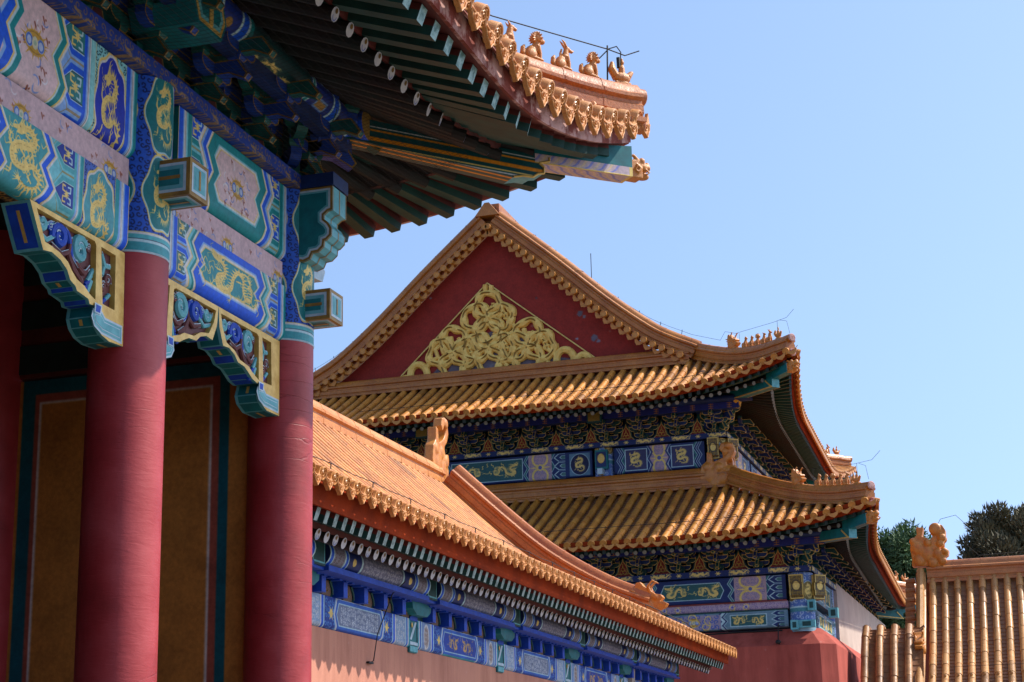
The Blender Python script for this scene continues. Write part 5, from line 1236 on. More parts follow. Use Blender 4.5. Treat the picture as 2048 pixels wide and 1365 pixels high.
# gilt knot carving
m = MB(); g = lambda px, py: V(-13.33+(px-975)*.0131, GY-.035, 12.30+(752-.0941*(px-975)-py)*.0129)
def rng(px, py, r, a0=0, a1=2*PI, w=.098):
    c = g(px, py); R = r*.0131
    ph = px*1.7+py; P = [c+R*(1+.07*math.sin(3*a+ph)+.05*math.sin(5*a-ph))*(math.cos(a)*X_+math.sin(a)*Z_) for a in np.linspace(a0, a1, 34)]
    m.tube(P, [w*(1+.22*math.sin(i*.9+ph)) for i in range(34)], 8, 0, up=Y_)
    m.tube([p+V(0, -w*.92, 0) for p in P], w*.20, 4, 1, up=Y_)
for cx, cy, R in ((975.5, 637, 25), (904, 707, 25), (976, 698, 25), (1054, 695, 26)):
    for dx, dy in ((0, -1), (-1, 0), (1, 0), (0, 1)): rng(cx+dx*R*.97, cy+dy*R*.97, R)
    m.ell(g(cx, cy)-V(0, .05, 0), (.09, .05, .09), None, 0); rng(cx, cy-R*1.15, R*.42, PI, 2*PI, .05); rng(cx+R*.9, cy+R*.12, R*.55, -.3, 2.6, .075)
for cx, cy, s in ((832, 750, 17), (1126, 722, 17), (1162, 728, 13), (806, 768, 9), (945, 765, 9), (1186, 738, 6)):
    P = [g(cx+s*1.0*math.cos(t), cy-s*1.15*math.sin(t)) for t in np.linspace(0, PI, 14)]; P = [P[0]-Z_*.25]+P+[P[-1]-Z_*.25]; m.tube(P, .095, 8, 0, up=Y_); m.tube([p+V(0, -.06, 0) for p in P], .014, 4, 1, up=Y_)
for P in ([(945, 655), (930, 668), (938, 680), (934, 692), (950, 700)], [(1022, 650), (1034, 662), (1024, 676), (1034, 684)], [(845, 762), (865, 752), (885, 760), (905, 752)], [(1095, 735), (1085, 722), (1100, 735)], [(970, 570), (970, 590)], [(982, 572), (982, 592)], [(1046, 660), (1048, 672)], [(1056, 666), (1056, 676)], [(898, 675), (900, 688)], [(880, 690), (866, 700), (872, 716), (858, 724), (846, 740)], [(1078, 672), (1092, 682), (1086, 698), (1104, 708), (1112, 722)], [(938, 735), (950, 722), (944, 708)], [(1012, 735), (1002, 722), (1010, 708)], [(955, 618), (948, 630), (958, 640)], [(998, 612), (1006, 626), (996, 638)], [(925, 760), (930, 745), (918, 735)], [(1040, 742), (1030, 728), (1042, 718)]): m.tube([g(*p) for p in P], .068, 8, 0, up=Y_)
m.build('gilt_carving', [mat('weathered gilding', '#f7d070', .55, '#d8a94c', 7, .2, 40), M_GOLDD], HA)
m = MB()
for a, b in (((778, 772), (974, 566)), ((974, 566), (1210, 738))):
    m.bar(g(*a), g(*b), .03, .03)
m.build('gilt_border', M_GOLD, HA, smooth=0)
# verge: overhanging tiles seen end-on, then the ridge above
m = MB(); dp, lp = disc_proto(.080, False), drip_proto(.115, .13, False)
arc = [0]
for a, b in zip(xs, xs[1:]): arc.append(arc[-1]+math.hypot(b-a, gz(b)-gz(a)))
R_ = np.array([X_, Z_, -Y_]).T
for side in (1, -1):
    n = int(arc[-1]/.245)
    for k in range(n):
        for off, q in ((.1, 0), (.222, 1)):
            x = float(np.interp(k*.245+off, arc, xs)); t = nrm(V(.05, 0, gz(x+.05)-gz(x))); up = nrm(V(-t[2], 0, t[0])); 
            p = V(x, GY-(.50 if q == 0 else .40), gz(x))+up*(-.06 if q == 0 else -.12)
            if side < 0: p[0] = 2*XC-p[0]; up = up*V(-1, 1, 1); t = t*V(-1, 1, 1)
            if q == 0:
                m.tube([p+V(0, .03, 0), p+V(0, .42, 0)+up*.04], .075, 9, 0); m.merge(MBm(dp, 1), R_, p); m.ell(p+up*.085+V(0, .10, 0), .03, mat=0, nu=6, nv=4)
            else: m.merge(MBm(lp, 1), np.array([t, up, -Y_]).T, p+V(0, .02, 0))
m.build('verge_tiles', [M_HT, M_HD], HA)
RVH = ridgeprof(.50, .50)
pr = [V(x, GY-.12, gz(x)-.02) for x in xs]; pl = [V(2*XC-p[0], p[1], p[2]) for p in pr][::-1]
m = MB(); sweep(m, pr, RVH, side=-Y_); joints(m, pr, RVH, .55); sweep(m, pl, RVH, side=-Y_); joints(m, pl, RVH, .55); 
m.prism([(-.32, 0), (.32, 0), (.06, .34), (-.06, .34)], (XC, GY-.40, gz(XC)+.22), X_, Z_, V(0, .5, 0), 0)
VH = m.build('verge_ridge', M_HR, HA)
RB = ridgeprof(.34, .42); pb = [V(x, GY-.22, 12.02) for x in np.linspace(2*XC+8.0, -8.2, 5)]
m = MB(); sweep(m, pb, RB); joints(m, pb, RB, .55); m.build('apron_ridge', M_HR, HA)
m = MB(); m.grid(lambda q, y: V(2*XC-q, y, gz(q)-.05), list(xs)+[-7, -5.7], [GY-.3, 51.5], 0); m.bar((XC, GY, gz(XC)+.3), (XC, 49.8, gz(XC)+.3), .4, .7); m.build('main_ridge', M_HR, HA, smooth=0)
# ---- hips with beasts
def hip(P0, o_tip, zf, o0, figs, dz, zt, beast_o, fwdx=1, ydir=-1, nm='hip_ridge', sc=.28):
    d = nrm((fwdx, ydir, 0)); B = lambda o, z: V(P0[0]+fwdx*o, P0[1]+ydir*o, z)
    pr_ = ridgeprof(.30, .40); P = [B(o, zf(o)+dz) for o in np.linspace(o_tip, o0, 18)]
    m = MB(); sweep(m, P, pr_); joints(m, P, pr_, .42)
    for zz in (.31, -.02): p = B(o_tip+.05, zf(o_tip)+dz+zz); m.tube([p-d*.25, p], .095, 12, 0); m.tube([p, p+d*.02], [.095, .07], 12, 1); m.tube([p+d*.02, p+d*.021], [.045, .04], 10, 1)
    R0 = m.build(nm, [M_HR, M_PEEL], HA)
    for k, (kind, o) in enumerate(figs): put_beast(kind, B(o, zf(o)+dz+.39), d, sc, R0)
    put_beast('hipdragon', B(beast_o, zf(beast_o)+dz+.30), d, .42, R0)
    put_snout(B(o_tip+.02, zf(o_tip)-.30+zt), d, .34, HA, .1)
    m = MB(); m.bar(B(.2, zf(o_tip)-.42+zt), B(o_tip-.45, zf(o_tip)-.50+zt), .20, .22, Z_, 0, 1); m.bar(B(o_tip-.6, zf(o_tip)-.34+zt), B(o_tip-.05, zf(o_tip)-.29+zt), .19, .2, Z_, 0, 1)
    s = nrm(np.cross(d, Z_))
    for w in (-.108, .108): m.bar(B(.2, zf(o_tip)-.52+zt)+s*w, B(o_tip-.45, zf(o_tip)-.60+zt)+s*w, .012, .025, Z_, 2); m.bar(B(o_tip-.62, zf(o_tip)-.42+zt)+s*w, B(o_tip-.47, zf(o_tip)-.60+zt)+s*w, .014, .03, Z_, 2)
    m.build('corner_beam', [M_TEAL, M_PTEAL, M_GOLD], HA, smooth=0)
    return R0
FG = [('plain', .95), ('plain', 1.12), ('lion', 1.29), ('hound', 1.46), ('horned', 1.62), ('rider', 1.86)]
zu = lambda o: float(uF.pt(uF.L-max(1.9-o, -.28), max(1.9-o, -.2))[2]); zl = lambda o: float(lF.pt(lF.L-max(1.55-o, -.26), max(1.55-o, -.2))[2])
hip(UP, 2.16, zu, -.75, FG, .05, 0, .62)
hip(LP, 1.80, zl, -1.85, [(k, o-.33) for k, o in FG], .05, 0, .12)
hip((UP[0]-.58, 50.2), 2.16, zu, -.3, FG, .05, 0, .55, 1, 1); hip((LP[0]-.7, 52.05), 1.80, zl, -1.6, [(k, o-.33) for k, o in FG], .05, 0, .12, 1, 1)
hip((2*XC-UP[0], UP[1]), 2.16, zu, -.75, FG[:3], .05, 0, .55, -1, -1)
# ridge that rings the foot of the upper storey, with a corner dragon
RW = ridgeprof(.34, .50); pw = [V(x, 39.72, 8.86) for x in (2*XC+7.3, -13, -7.3)]; pw2 = [V(-7.3, y, 8.86) for y in (39.72, 43, 50.5)]
m = MB(); sweep(m, pw, RW); joints(m, pw, RW, .6); sweep(m, pw2, RW); m.build('foot_ridge', M_HR, HA)
def chiwen(P, th, vox, name, extra=()):
    m = MB(); m.prism(P, (0, -th/2, 0), X_, Z_, V(0, th, 0), 0)
    r = random.Random(5); xs_ = [p[0] for p in P]; zs_ = [p[1] for p in P]
    for c, rr in extra:
        for s in (-1, 1): m.ell((c[0], s*th*.5, c[1]), (rr, th*.22, rr), None, 0, 10, 7)
    return fuse(m, vox, name, [M_BEAST], 1)
CWP = [(-.42, -.42), (.30, -.42), (.40, -.30), (.50, -.28), (.52, -.15), (.42, -.10), (.55, .02), (.50, .14), (.30, .10), (.26, .24), (.42, .34), (.52, .52), (.46, .72), (.30, .80), (.14, .76), (.08, .62), (.14, .52), (.22, .56), (.24, .64), (.32, .62), (.34, .50), (.22, .38), (.02, .30), (-.10, .26), (-.12, .52), (-.26, .54), (-.27, .30), (-.42, .18), (-.48, -.10)]
CW = chiwen(CWP, .30, .028, 'ridge dragon', [((-.15, -.1), .2), ((.15, -.2), .16), ((.36, -.02), .12), ((-.25, .12), .12), ((.34, .68), .10), ((.05, .1), .12), ((-.05, -.32), .14)])
link('ridge_dragon', CW, GA, frame((-10.2, G1-.12, 7.62), V(0, 1, 0)*.8, V(-1, 0, 0)*.55, V(0, 0, 1)*.95))
link('corner_dragon', CW, HA, frame((-7.55, 39.72, 9.24), V(1, 0, 0)*.85, V(0, 1, 0)*.85, V(0, 0, 1)*.85)); link('corner_dragon', CW, HA, frame((-7.3, 39.95, 9.24), V(0, -1, 0)*.7, V(1, 0, 0)*.7, V(0, 0, 1)*.85))
# ---- painted timber of the two facades
HB_, PUR = '#1a3068', '#b89aa4'
def cv_hall(kind, L, H):
    c = CV(L, H, HB_, 150)
    def hexes(x0, x1):
        for k in range(3):
            cy = H*(.17+.33*k); s = 1 if x1 > x0 else -1
            for q, col in ((1, PALE), (.88, HB_), (.5, PALE), (.42, '#4c7a78')): c.fill([(x0, cy-H*.15*q), (x0+(x1-x0)*.6*q, cy-H*.15*q), (x0+(x1-x0)*q, cy), (x0+(x1-x0)*.6*q, cy+H*.15*q), (x0, cy+H*.15*q)], col)
    def zz(x, t, cols):
        for k, col in enumerate(cols):
            o = x+t*k*.055; P = [(o+t*d, H*y) for d, y in ((.0, 0), (.09, .25), (0, .5), (.09, .75), (0, 1))]; c.fill(P+[(p[0]+t*.055, p[1]) for p in P[::-1]], col); c.line(P, .012, PALE)
    def pink(x0, x1):
        c.rect(x0, 0, x1, H, PUR); curls(c, x0+.03, .03, x1-.03, H-.03, .09, '#7474b0', .009, 3); cx = (x0+x1)/2; w = min(.30, (x1-x0)*.32)
        for s in (-1, 1):
            for t in (-1, 1): c.line([(cx+s*w*(.15+.85*math.sin(a)), H/2+t*H*(.06+.30*(1-math.cos(a))*.9)) for a in np.linspace(0, 2.6, 12)], .05, GOLD, 1)
            c.line([(cx+s*w*.2, H/2), (cx+s*w*1.25, H/2)], [.05, .015], GOLD, 1)
        c.circ(cx, H/2, H*.13, GOLD, 1); c.circ(cx, H/2, H*.075, '#5864a8')
    def drg(x0, x1, two=True, fld='#2c5f62'):
        c.fill([(x0, H*.5), (x0+.09, H*.16), (x1-.09, H*.16), (x1, H*.5), (x1-.09, H*.84), (x0+.09, H*.84)] if kind == 'low' else [(x0, .05), (x1, .05), (x1, H-.05), (x0, H-.05)], PALE)
        k = .02; c.fill([(x0+k, H*.5), (x0+.10, H*.19), (x1-.10, H*.19), (x1-k, H*.5), (x1-.10, H*.81), (x0+.10, H*.81)] if kind == 'low' else [(x0+k, .07), (x1-k, .07), (x1-k, H-.07), (x0+k, H-.07)], fld)
        n = 2 if two else 1; w = (x1-x0)/n
        for i in range(n): dragon(c, x0+w*(i+.5), H/2, min(w*.44, .52), H*.34, 1 if i == 0 else -1, GOLD, path=DR1 if two else DR2, w=.25, fine=False, dark='#152a3a')
        wisps(c, x0+.1, H*.25, x1-.1, H*.8, int(8*(x1-x0)), .10, GOLD, .016)
    if kind == 'side':
        for X, t in ((0, 1), (L, -1)): zz(X+t*.06, t, ('#3a4478', HB_, '#2f6d70'))
        drg(.26, .80, False, '#3c3c66'); drg(L-.80, L-.26, False, '#3c3c66'); pink(.86, L-.86); zz(.80, 1, ('#3a4478',)); zz(L-.80, -1, ('#3a4478',))
    elif kind == 'centre':
        for X, t in ((0, 1), (L, -1)):
            a = lambda d: X+t*d
            c.rect(min(a(.05), a(.56)), .04, max(a(.05), a(.56)), H-.04, '#5f86a0'); c.circ(a(.305), H/2, .24, PALE, ry=H*.42); c.circ(a(.305), H/2, .225, '#171c4a', ry=H*.40); dragon(c, a(.305), H/2, .2, H*.34, 1, GOLD, path=DR2, w=.24, fine=False)
            hexes(a(.66), a(.95)); zz(a(.92), t, ('#2f6d70',)); pink(min(a(1.0), a(1.58)), max(a(1.0), a(1.58))); zz(a(1.56), t, ('#2f6d70', HB_))
        drg(1.72, L-1.72)
    elif kind == 'low':
        for X, t in ((0, 1), (L, -1)):
            a = lambda d: X+t*d
            hexes(a(.08), a(.38)); zz(a(.34), t, ('#2f6d70',)); pink(min(a(.42), a(1.12)), max(a(.42), a(1.12))); zz(a(1.12), t, ('#4a7a80', HB_))
        drg(1.34, L-1.34)
    elif kind == 'low2':
        c.rect(0, 0, L, H, '#6f8fa0')
        for X, t in ((0, 1), (L, -1)):
            a = lambda d: X+t*d
            hexes(a(.08), a(.36)); drg(min(a(.45), a(1.25)), max(a(.45), a(1.25))); zz(a(1.30), t, ('#34406e', PALE, '#34406e'))
        c.rect(1.45, .03, L-1.45, H-.03, '#a596ac'); curls(c, 1.48, .04, L-1.48, H-.04, .13, '#4f66b8', .02, 3); lotus(c, L/2, H/2, .17); curls(c, 1.6, .06, L-1.6, H-.06, .3, GOLD, .022, 9)
    elif kind == 'plank':
        c.rect(0, 0, L, H, '#b8a0b4'); x = .2
        while x < L: c.circ(x, H/2, H*.42, GOLD, 1); c.circ(x, H/2, H*.28, '#c7b8cc'); c.circ(x, H/2, H*.14, '#4c5cb0'); x += .3 if int(x*2) % 3 else 1.2
        curls(c, 0, 0, L, H, .09, '#7a68a0', .01, 5)
    return c
def fac_beam(name, kind, x0, x1, y, z0, z1, wear=.1, axis=0, xs_=0):
    L, H = x1-x0, z1-z0; m = MB(); t = .3; r = .05
    P = [(0, z1), (0, z0+r), (r*.3, z0+r*.3), (r, z0), (t, z0), (t, z1)]
    s = [0, H-r, H-r*.45, H, H, H]
    put = (lambda u, d, z: V(x0+u, y+d, z)) if axis == 0 else (lambda u, d, z: V(xs_-d, x0+u, z))
    m.grid(lambda u, k: put(u, P[k][0], P[k][1]), [0, L], list(range(6)), 0, lambda u, k: (u/L, max(0, 1-s[k]/H)))
    for u in (0, L): m.add([put(u, p[0], p[1]) for p in P], [tuple(range(6))], 0)
    key = (kind, round(L, 2), round(H, 2))
    if key not in HM: HM[key] = paint('hall '+kind, cv_hall(kind, L, H), .5, .3, .25, wear)
    return m.build(name, HM[key], HA, smooth=0)
HM = {}
cs = CV(6, .16, '#192a62', 150); x = .2
while x < 6:
    cs.line([(x-.15+.03*t, .08+.025*math.sin(t*1.2)) for t in range(11)], [.03]+[.06]*8+[.04, .01], GOLD, 1); curls(cs, x-.2, .01, x+.25, .15, .06, GOLD, .012, int(x*9)); cs.line([(x-.1, .08), (x-.08, .03)], .02, GOLD, 1); cs.line([(x+.08, .08), (x+.1, .13)], .02, GOLD, 1); cs.line([(x+.15, .08), (x+.2, .12)], .03, GOLD, 1)
    for a in range(6): cs.line([(x+.43, .08), (x+.43+.06*math.cos(a*1.05), .08+.055*math.sin(a*1.05))], [.03, .015], GOLD, 1)
    x += .86
M_ST = paint('gold dragon strip', cs, .5, .2, .3)
def strip_plate(x0, x1, y, z0, z1, axis=0, xs_=0):
    m = MB(); P = (lambda u, d, z: V(u, y+d, z)) if axis == 0 else (lambda u, d, z: V(xs_-d, u, z)); n = int((x1-x0)/6)+1
    for i in range(n):
        a, b = x0+6*i, min(x0+6*(i+1), x1)
        m.add([P(a, 0, z0), P(b, 0, z0), P(b, 0, z1), P(a, 0, z1)], [(0, 1, 2, 3)], 0, [[(0, 0), ((b-a)/6, 0), ((b-a)/6, 1), (0, 1)]])
    m.add([P(x0, 0, z0), P(x1, 0, z0), P(x1, .5, z0), P(x0, .5, z0)], [(0, 1, 2, 3)], 1)
    return m.build('dragon_strip', [M_ST, M_DBL], HA, smooth=0)
ccol = CV(1.7, 1.4, '#5a78b8', 110); curls(ccol, 0, 0, 1.7, 1.4, .12, '#c8d4e4', .014, 6)
for k in range(4):
    ccol.circ(.21+.425*k, .85, .17, PALE, ry=.22); ccol.circ(.21+.425*k, .85, .155, '#7c6a3c', ry=.205); dragon(ccol, .21+.425*k, .85, .15, .18, 1, GOLD, path=DR2, w=.3, fine=False)
for y, h, c_ in ((0, .12, '#8fb0c0'), (.42, .08, '#4d8c98'), (.5, .03, PALE)): ccol.rect(0, y, 1.7, y+h, c_)
M_HC = paint('hall column head', ccol, .55, .3, .2, .25)
def hcol(x, y, z0, z1, r=.27):
    m = MB(); m.grid(lambda a, z: V(x+r*math.cos(a), y+r*math.sin(a), z), np.linspace(0, 2*PI, 25), [z0, z1], 0, lambda a, z: (a/(2*PI), (z-z0)/1.4)); return m.build('column', M_HC, HA)
cgp = CV(.4, .6, '#8a6f2e', 180); curls(cgp, .03, .03, .37, .57, .07, '#2c2c3c', .010, 4); cgp.line([(.02, .02), (.38, .02), (.38, .58), (.02, .58)], .02, GOLD, 1, True); cgp.circ(.2, .32, .10, GOLD, 1); cgp.ring(.2, .32, .13, .014, '#2c2c3c')
M_GPN = paint('gilt panel', cgp, .45, .2, .3)
def gilt_end(c, ex, ey, w, h, t, name='gilt_beam_end'):
    m = MB(); n = nrm(np.cross(ex, ey)); c = np.asarray(c, float); ex, ey = np.asarray(ex, float), np.asarray(ey, float)
    for k, (a, b, o) in enumerate(((.5, .16, 0), (.16, -.14, -.04), (-.14, -.36, -.02), (-.36, -.5, -.08))):
        P = [c-ex*w/2+ey*h*b+n*o, c+ex*w/2+ey*h*b+n*o, c+ex*w/2+ey*h*a+n*o, c-ex*w/2+ey*h*a+n*o]; Q = [p-n*t for p in P]
        m.add(P+Q, [(0, 1, 2, 3), (0, 1, 5, 4), (1, 2, 6, 5), (2, 3, 7, 6), (3, 0, 4, 7)], 0, [[(0, b+.5), (1, b+.5), (1, a+.5), (0, a+.5)]]+[[(0, 0), (1, 0), (1, .1), (0, .1)]]*4)
    return m.build(name, M_GPN, HA, smooth=0)
# upper storey (face at Y = 39.85)
yu = 39.84
for a, b, k in ((-10.03, -7.86, 'side'), (-15.83, -10.57, 'centre'), (-18.54, -16.37, 'side')): fac_beam('painted_beam', k, a, b, yu, 9.40, 10.02)
for x in (-7.58, -10.3, -16.1, -18.82): hcol(x, 40.0, 9.25, 10.1, .24)
strip_plate(-18.9, -7.30, 39.70, 10.05, 10.17); strip_plate(39.70, 50.6, 0, 10.05, 10.17, 1, -7.28)
gilt_end((-7.62, 39.62, 9.80), X_, Z_, .26, .50, .3); gilt_end((-7.20, 39.98, 9.80), nrm((1, 1, 0)), Z_, .3, .5, .3)
m = MB(); m.box((-10.3, 39.72, 9.75), (.30, .12, .46), None, 0); m.box((-10.3, 39.66, 9.75), (.24, .02, .36), None, 1); m.ell((-10.3, 39.64, 9.77), (.09, .02, .12), None, 2); m.box((-10.3, 39.60, 9.44), (.12, .2, .14), None, 3); m.build('column_plaque', [M_TEAL, M_DBL, M_GOLD, M_PALE], HA, smooth=0)
for y0 in (40.3, 43.0, 45.7, 48.4): fac_beam('painted_beam', 'side', y0, y0+2.4, 0, 9.40, 10.02, .5, 1, -7.34)
for y in (42.8, 45.5, 48.2): hcol(-7.58, y, 9.2, 10.1, .24)
m = MB(); m.box((-13.2, 40.25, 9.9), (11.2, .2, 2.4), None, 0); m.box((-7.75, 45.4, 9.9), (.2, 10.4, 2.4), None, 0); m.build('backing_wall', M_DBL, HA, smooth=0)
# lower storey (face at Y = 37.9)
for a, b in ((-9.95, -5.86), (-15.9, -10.5)):
    fac_beam('painted_beam', 'low', a, b, 37.88, 6.02, 6.55); fac_beam('painted_beam', 'low2', a, b, 37.90, 5.44, 5.80); fac_beam('flower_plank', 'plank', a, b+.02, 37.92, 5.83, 5.995)
    m = MB(); m.box(((a+b)/2, 37.93, 6.008), (b-a, .1, .025), None, 0); m.box(((a+b)/2, 37.95, 5.815), (b-a, .1, .028), None, 1); m.build('beam_fillet', [M_RED, M_DTEAL], HA, smooth=0)
for x in (-5.57, -10.22): hcol(x, 38.08, 5.32, 6.62, .27)
strip_plate(-16.5, -5.28, 37.74, 6.575, 6.70); strip_plate(37.74, 52, 0, 6.575, 6.70, 1, -5.26)
gilt_end((-5.62, 37.70, 6.26), X_, Z_, .30, .52, .3); gilt_end((-5.13, 38.0, 6.26), nrm((1, 1, 0)), Z_, .3, .52, .3)
for c, sz in (((-5.33, 37.86, 5.86), (.16, .2, .22)), ((-5.70, 37.74, 5.45), (.16, .14, .20)), ((-4.98, 38.6, 5.75), (.2, .16, .22)), ((-5.45, 37.80, 5.47), (.36, .1, .16))):
    m = MB(); m.box(c, sz, None, 0); m.box((c[0], c[1]-sz[1]/2-.002, c[2]), (sz[0]*.5, .004, sz[2]*.6), None, 1); m.build('beam_stub', [M_PTEAL, M_DTEAL], HA, smooth=0)
M_FADE = paint('faded side beam', cv_hall('low2', 3.0, .36), .8, .4, .2, .8, lin('#9a938c'))
for y0 in (38.4,):
    for z0, z1 in ((6.0, 6.55), (5.42, 5.82)):
        m = MB(); m.add([(-5.32, y0, z0), (-5.32, y0+2.8, z0), (-5.32, y0+2.8, z1), (-5.32, y0, z1)], [(0, 1, 2, 3)], 0, [[(0, 0), (1, 0), (1, 1), (0, 1)]]); m.box((-5.48, y0+1.4, (z0+z1)/2), (.3, 2.8, z1-z0-.01), None, 0); m.build('painted_beam', M_FADE, HA, smooth=0)
    hcol(-5.57, y0+2.95, 5.3, 6.6, .26)
m = MB(); m.box((-11.0, 38.35, 6.4), (11.2, .2, 2.3), None, 0); m.box((-5.75, 45.4, 6.4), (.2, 14.4, 2.3), None, 0); m.build('backing_wall', M_DBL, HA, smooth=0)
# brackets, flame panels, eave boards
u = .076; HBM = bracket_mesh(u, 3).mesh('hall bracket set', [M_DBL, M_DTEAL, M_GOLD], 0)
FL2 = [(-.30, 0), (-.20, .035), (-.13, .10), (-.105, .20), (-.07, .27), (-.02, .34), (0, .42), (.02, .34), (.07, .27), (.105, .20), (.13, .10), (.20, .035), (.30, 0)]
m = MB(); m.prism([(p[0]*1.2, p[1]*1.22) for p in FL2], (0, 0, 0), X_, Z_, V(0, -.02, 0), 0); layers(m, FL2, (0, .006, .012), X_, Z_, Y_, [(0, 1), (.015, 2)])
for k, (dx, dz, r) in enumerate(((0, .20, .04), (-.035, .14, .04), (.035, .14, .04))): m.tube([V(dx+r*math.cos(a), .016, dz-.02+r*math.sin(a)) for a in np.linspace(0, 2*PI, 12)], .009, 4, 1, up=Y_)
for s in (-1, 1): m.tube([(s*.03, .016, .07), (s*.12, .016, .09), (s*.10, .016, .16), (s*.085, .016, .22)], [.012, .014, .012, .004], 5, 1, up=Y_)
m.tube([(0, .016, .22), (0, .016, .32)], [.018, .003], 5, 1, up=Y_)
HFM = m.mesh('hall flame panel', [M_DTEAL, M_GOLD, mat('vermilion panel', '#9a3020', .6)], 0)
def bracket_row(P, d, out, n, st, fl=True):
    for k in range(n):
        p = V(*P)+V(*d)*st*k
        link('bracket_set', HBM, HA, frame(p, d, out, (0, 0, 1)))
        if fl and k < n-1: link('flame_panel', HFM, HA, frame(p+V(*d)*st/2+V(*out)*.03, d, out, (0, 0, 1)))
bracket_row((-7.58, 39.95, 10.17), (-1, 0, 0), (0, -1, 0), 13, .862); bracket_row((-7.53, 40.85, 10.17), (0, 1, 0), (1, 0, 0), 11, .85, False)
bracket_row((-5.57, 38.0, 6.70), (-1, 0, 0), (0, -1, 0), 8, .862); bracket_row((-5.52, 38.9, 6.70), (0, 1, 0), (1, 0, 0), 14, .85, False)
cbr = bracket_mesh(u*1.35).mesh('corner bracket', [M_DBL, M_DTEAL, M_GOLD], 0)
for x, y, z in ((-7.58, 40, 10.17), (-5.57, 38, 6.70)): link('bracket_set', cbr, HA, frame((x, y, z), nrm((1, 1, 0)), nrm((1, -1, 0)), Z_))
ce = CV(4, .16, '#1b2470', 110); x = .3
while x < 4:
    for dy in (.03, .08, .13): ce.line([(x-.05, dy), (x+.05, dy)], .02, '#a5683c', .4)
    ce.line([(x, .02), (x, .14)], .02, '#a5683c', .4); x += .43
M_CE = paint('eave board', ce, .6, .2, .1)
for x0, x1, y, z in ((-18, -6.9, 39.28, 10.70), (-11.5, -4.9, 37.28, 7.16)):
    m = MB(); a = x0
    while a < x1:
        b = min(a+4, x1); m.add([(a, y, z-.075), (b, y, z-.075), (b, y, z+.075), (a, y, z+.075)], [(0, 1, 2, 3)], 0, [[(0, 0), ((b-a)/4, 0), ((b-a)/4, 1), (0, 1)]]); a = b
    m.tube([(x0, y+.06, z+.16), (x1+.3, y+.06, z+.16)], .10, 12, 1); m.box(((x0+x1)/2, y+.11, z), (x1-x0, .2, .14), None, 1)
    m.build('eave_purlin', [M_CE, M_DBL], HA)
for x, y, z in ((-7.58+.62, 40-.62, 10.85), (-5.57+.58, 38-.58, 7.28)):
    m = MB(); m.tube([(x, y, z+q) for q in (-.20, -.16, -.10, .0, .08, .12, .16, .20)], [.05, .09, .11, .13, .09, .06, .10, .10], 14, 0); m.build('gilt_vase', mat('bright gilding', '#d8992c', .3, '#a8701c', 6, metal=.5), HA)
for x, y in ((-10.3, 39.18), (-14.6, 39.18)):
    m = MB(); m.box((x, y, 10.68), (.34, .14, .30), None, 1); m.box((x, y-.075, 10.68), (.28, .01, .24), None, 0); m.build('gilt_plaque', [M_GPN, M_DTEAL], HA, smooth=0)
# battered red base wall with chamfered corner
m = MB(); wx, wy, c = -5.18, 37.62, .30; xr = wx+c; z1, z2 = 5.03, 5.40
b = .05
F0 = [(-22, wy-b), (wx+b*.4, wy-b), (xr+b, wy+c-b*.4), (xr+b, 50)]; F1 = [(-22, wy), (wx, wy), (xr, wy+c), (xr, 50)]; F2 = [(-22, 37.98), (-5.42, 37.98), (-5.22, 38.18), (-5.22, 50)]
for A, za, B, zb in ((F0, 0, F1, z1), (F1, z1, F2, z2)):
    for i in range(3): m.add([(*A[i], za), (*A[i+1], za), (*B[i+1], zb), (*B[i], zb)], [(0, 1, 2, 3)], 0)
m.build('base_wall', M_WALL, HA, smooth=0)
m = MB(); m.box((-5.35, 46.7, 6.0), (.2, 10.4, 1.5), None, 0); m.build('plaster_wall', mat('pale plaster', '#c9b8ab', .9, '#b3a195', 1.5, .15, 70), HA, smooth=0)
# earth wires along verge and hips
m = MB(); T = lambda P, r=.004: m.tube([V(*p) for p in P], r, 5, 0)
up_ = [V(x, GY-.12, gz(x)+.62) for x in xs[1::2]]; T(up_)
for p in up_[::2]: T([p-V(0, 0, .16), p+V(.03, 0, .02)], .008)
T([V(2*XC-p[0], p[1], p[2]) for p in up_])
for p in up_[::2]: T([V(2*XC-p[0], p[1], p[2]-.16), V(2*XC-p[0]-.03, p[1], p[2]+.02)], .008)
B = lambda o, z: (UP[0]+o, UP[1]-o, z)
T([tuple(up_[-1]), B(.25, zu(.25)+.62), B(.40, zu(.4)+.84), B(.7, zu(.7)+.80), B(1.75, zu(1.7)+.86), B(2.1, zu(2.1)+.88), B(2.3, zu(2.1)+1.0)]); T([B(1.85, zu(1.85)+.4), B(1.85, zu(1.85)+.87)]); T([B(.8, zu(.8)+.4), B(.8, zu(.8)+.80)])
T([B(1.9, zu(1.9)+.86), B(2.1, zu(2.1)+.80), B(2.16, zu(2.1)+.5)])
B2 = lambda o, z: (LP[0]+o, LP[1]-o, z)
T([B2(-.3, zl(-.3)+.75), B2(.6, zl(.6)+.82), B2(1.5, zl(1.5)+.86), B2(1.9, zl(1.7)+.88), B2(2.1, zl(1.7)+1.02)]); T([B2(1.55, zl(1.55)+.4), B2(1.55, zl(1.55)+.86)]); T([B2(.5, zl(.5)+.4), B2(.5, zl(.5)+.81)]); T([B2(1.6, zl(1.6)+.86), B2(1.75, zl(1.7)+.8), B2(1.8, zl(1.7)+.5)])
T([(-10.6, GY-.1, gz(-10.6)+.45), (-10.6, GY-.1, gz(-10.6)+1.3)], .010)
T([(x, 38.6, float(uF.pt(x+20.72, .5)[2])+.13) for x in np.linspace(-16, -6.5, 20)], .007); T([(x, 37.1, float(lF.pt(x+22.38, .65)[2])+.13) for x in np.linspace(-11, -5, 14)], .007)
m.build('lightning_wire', M_WIRE, HA)
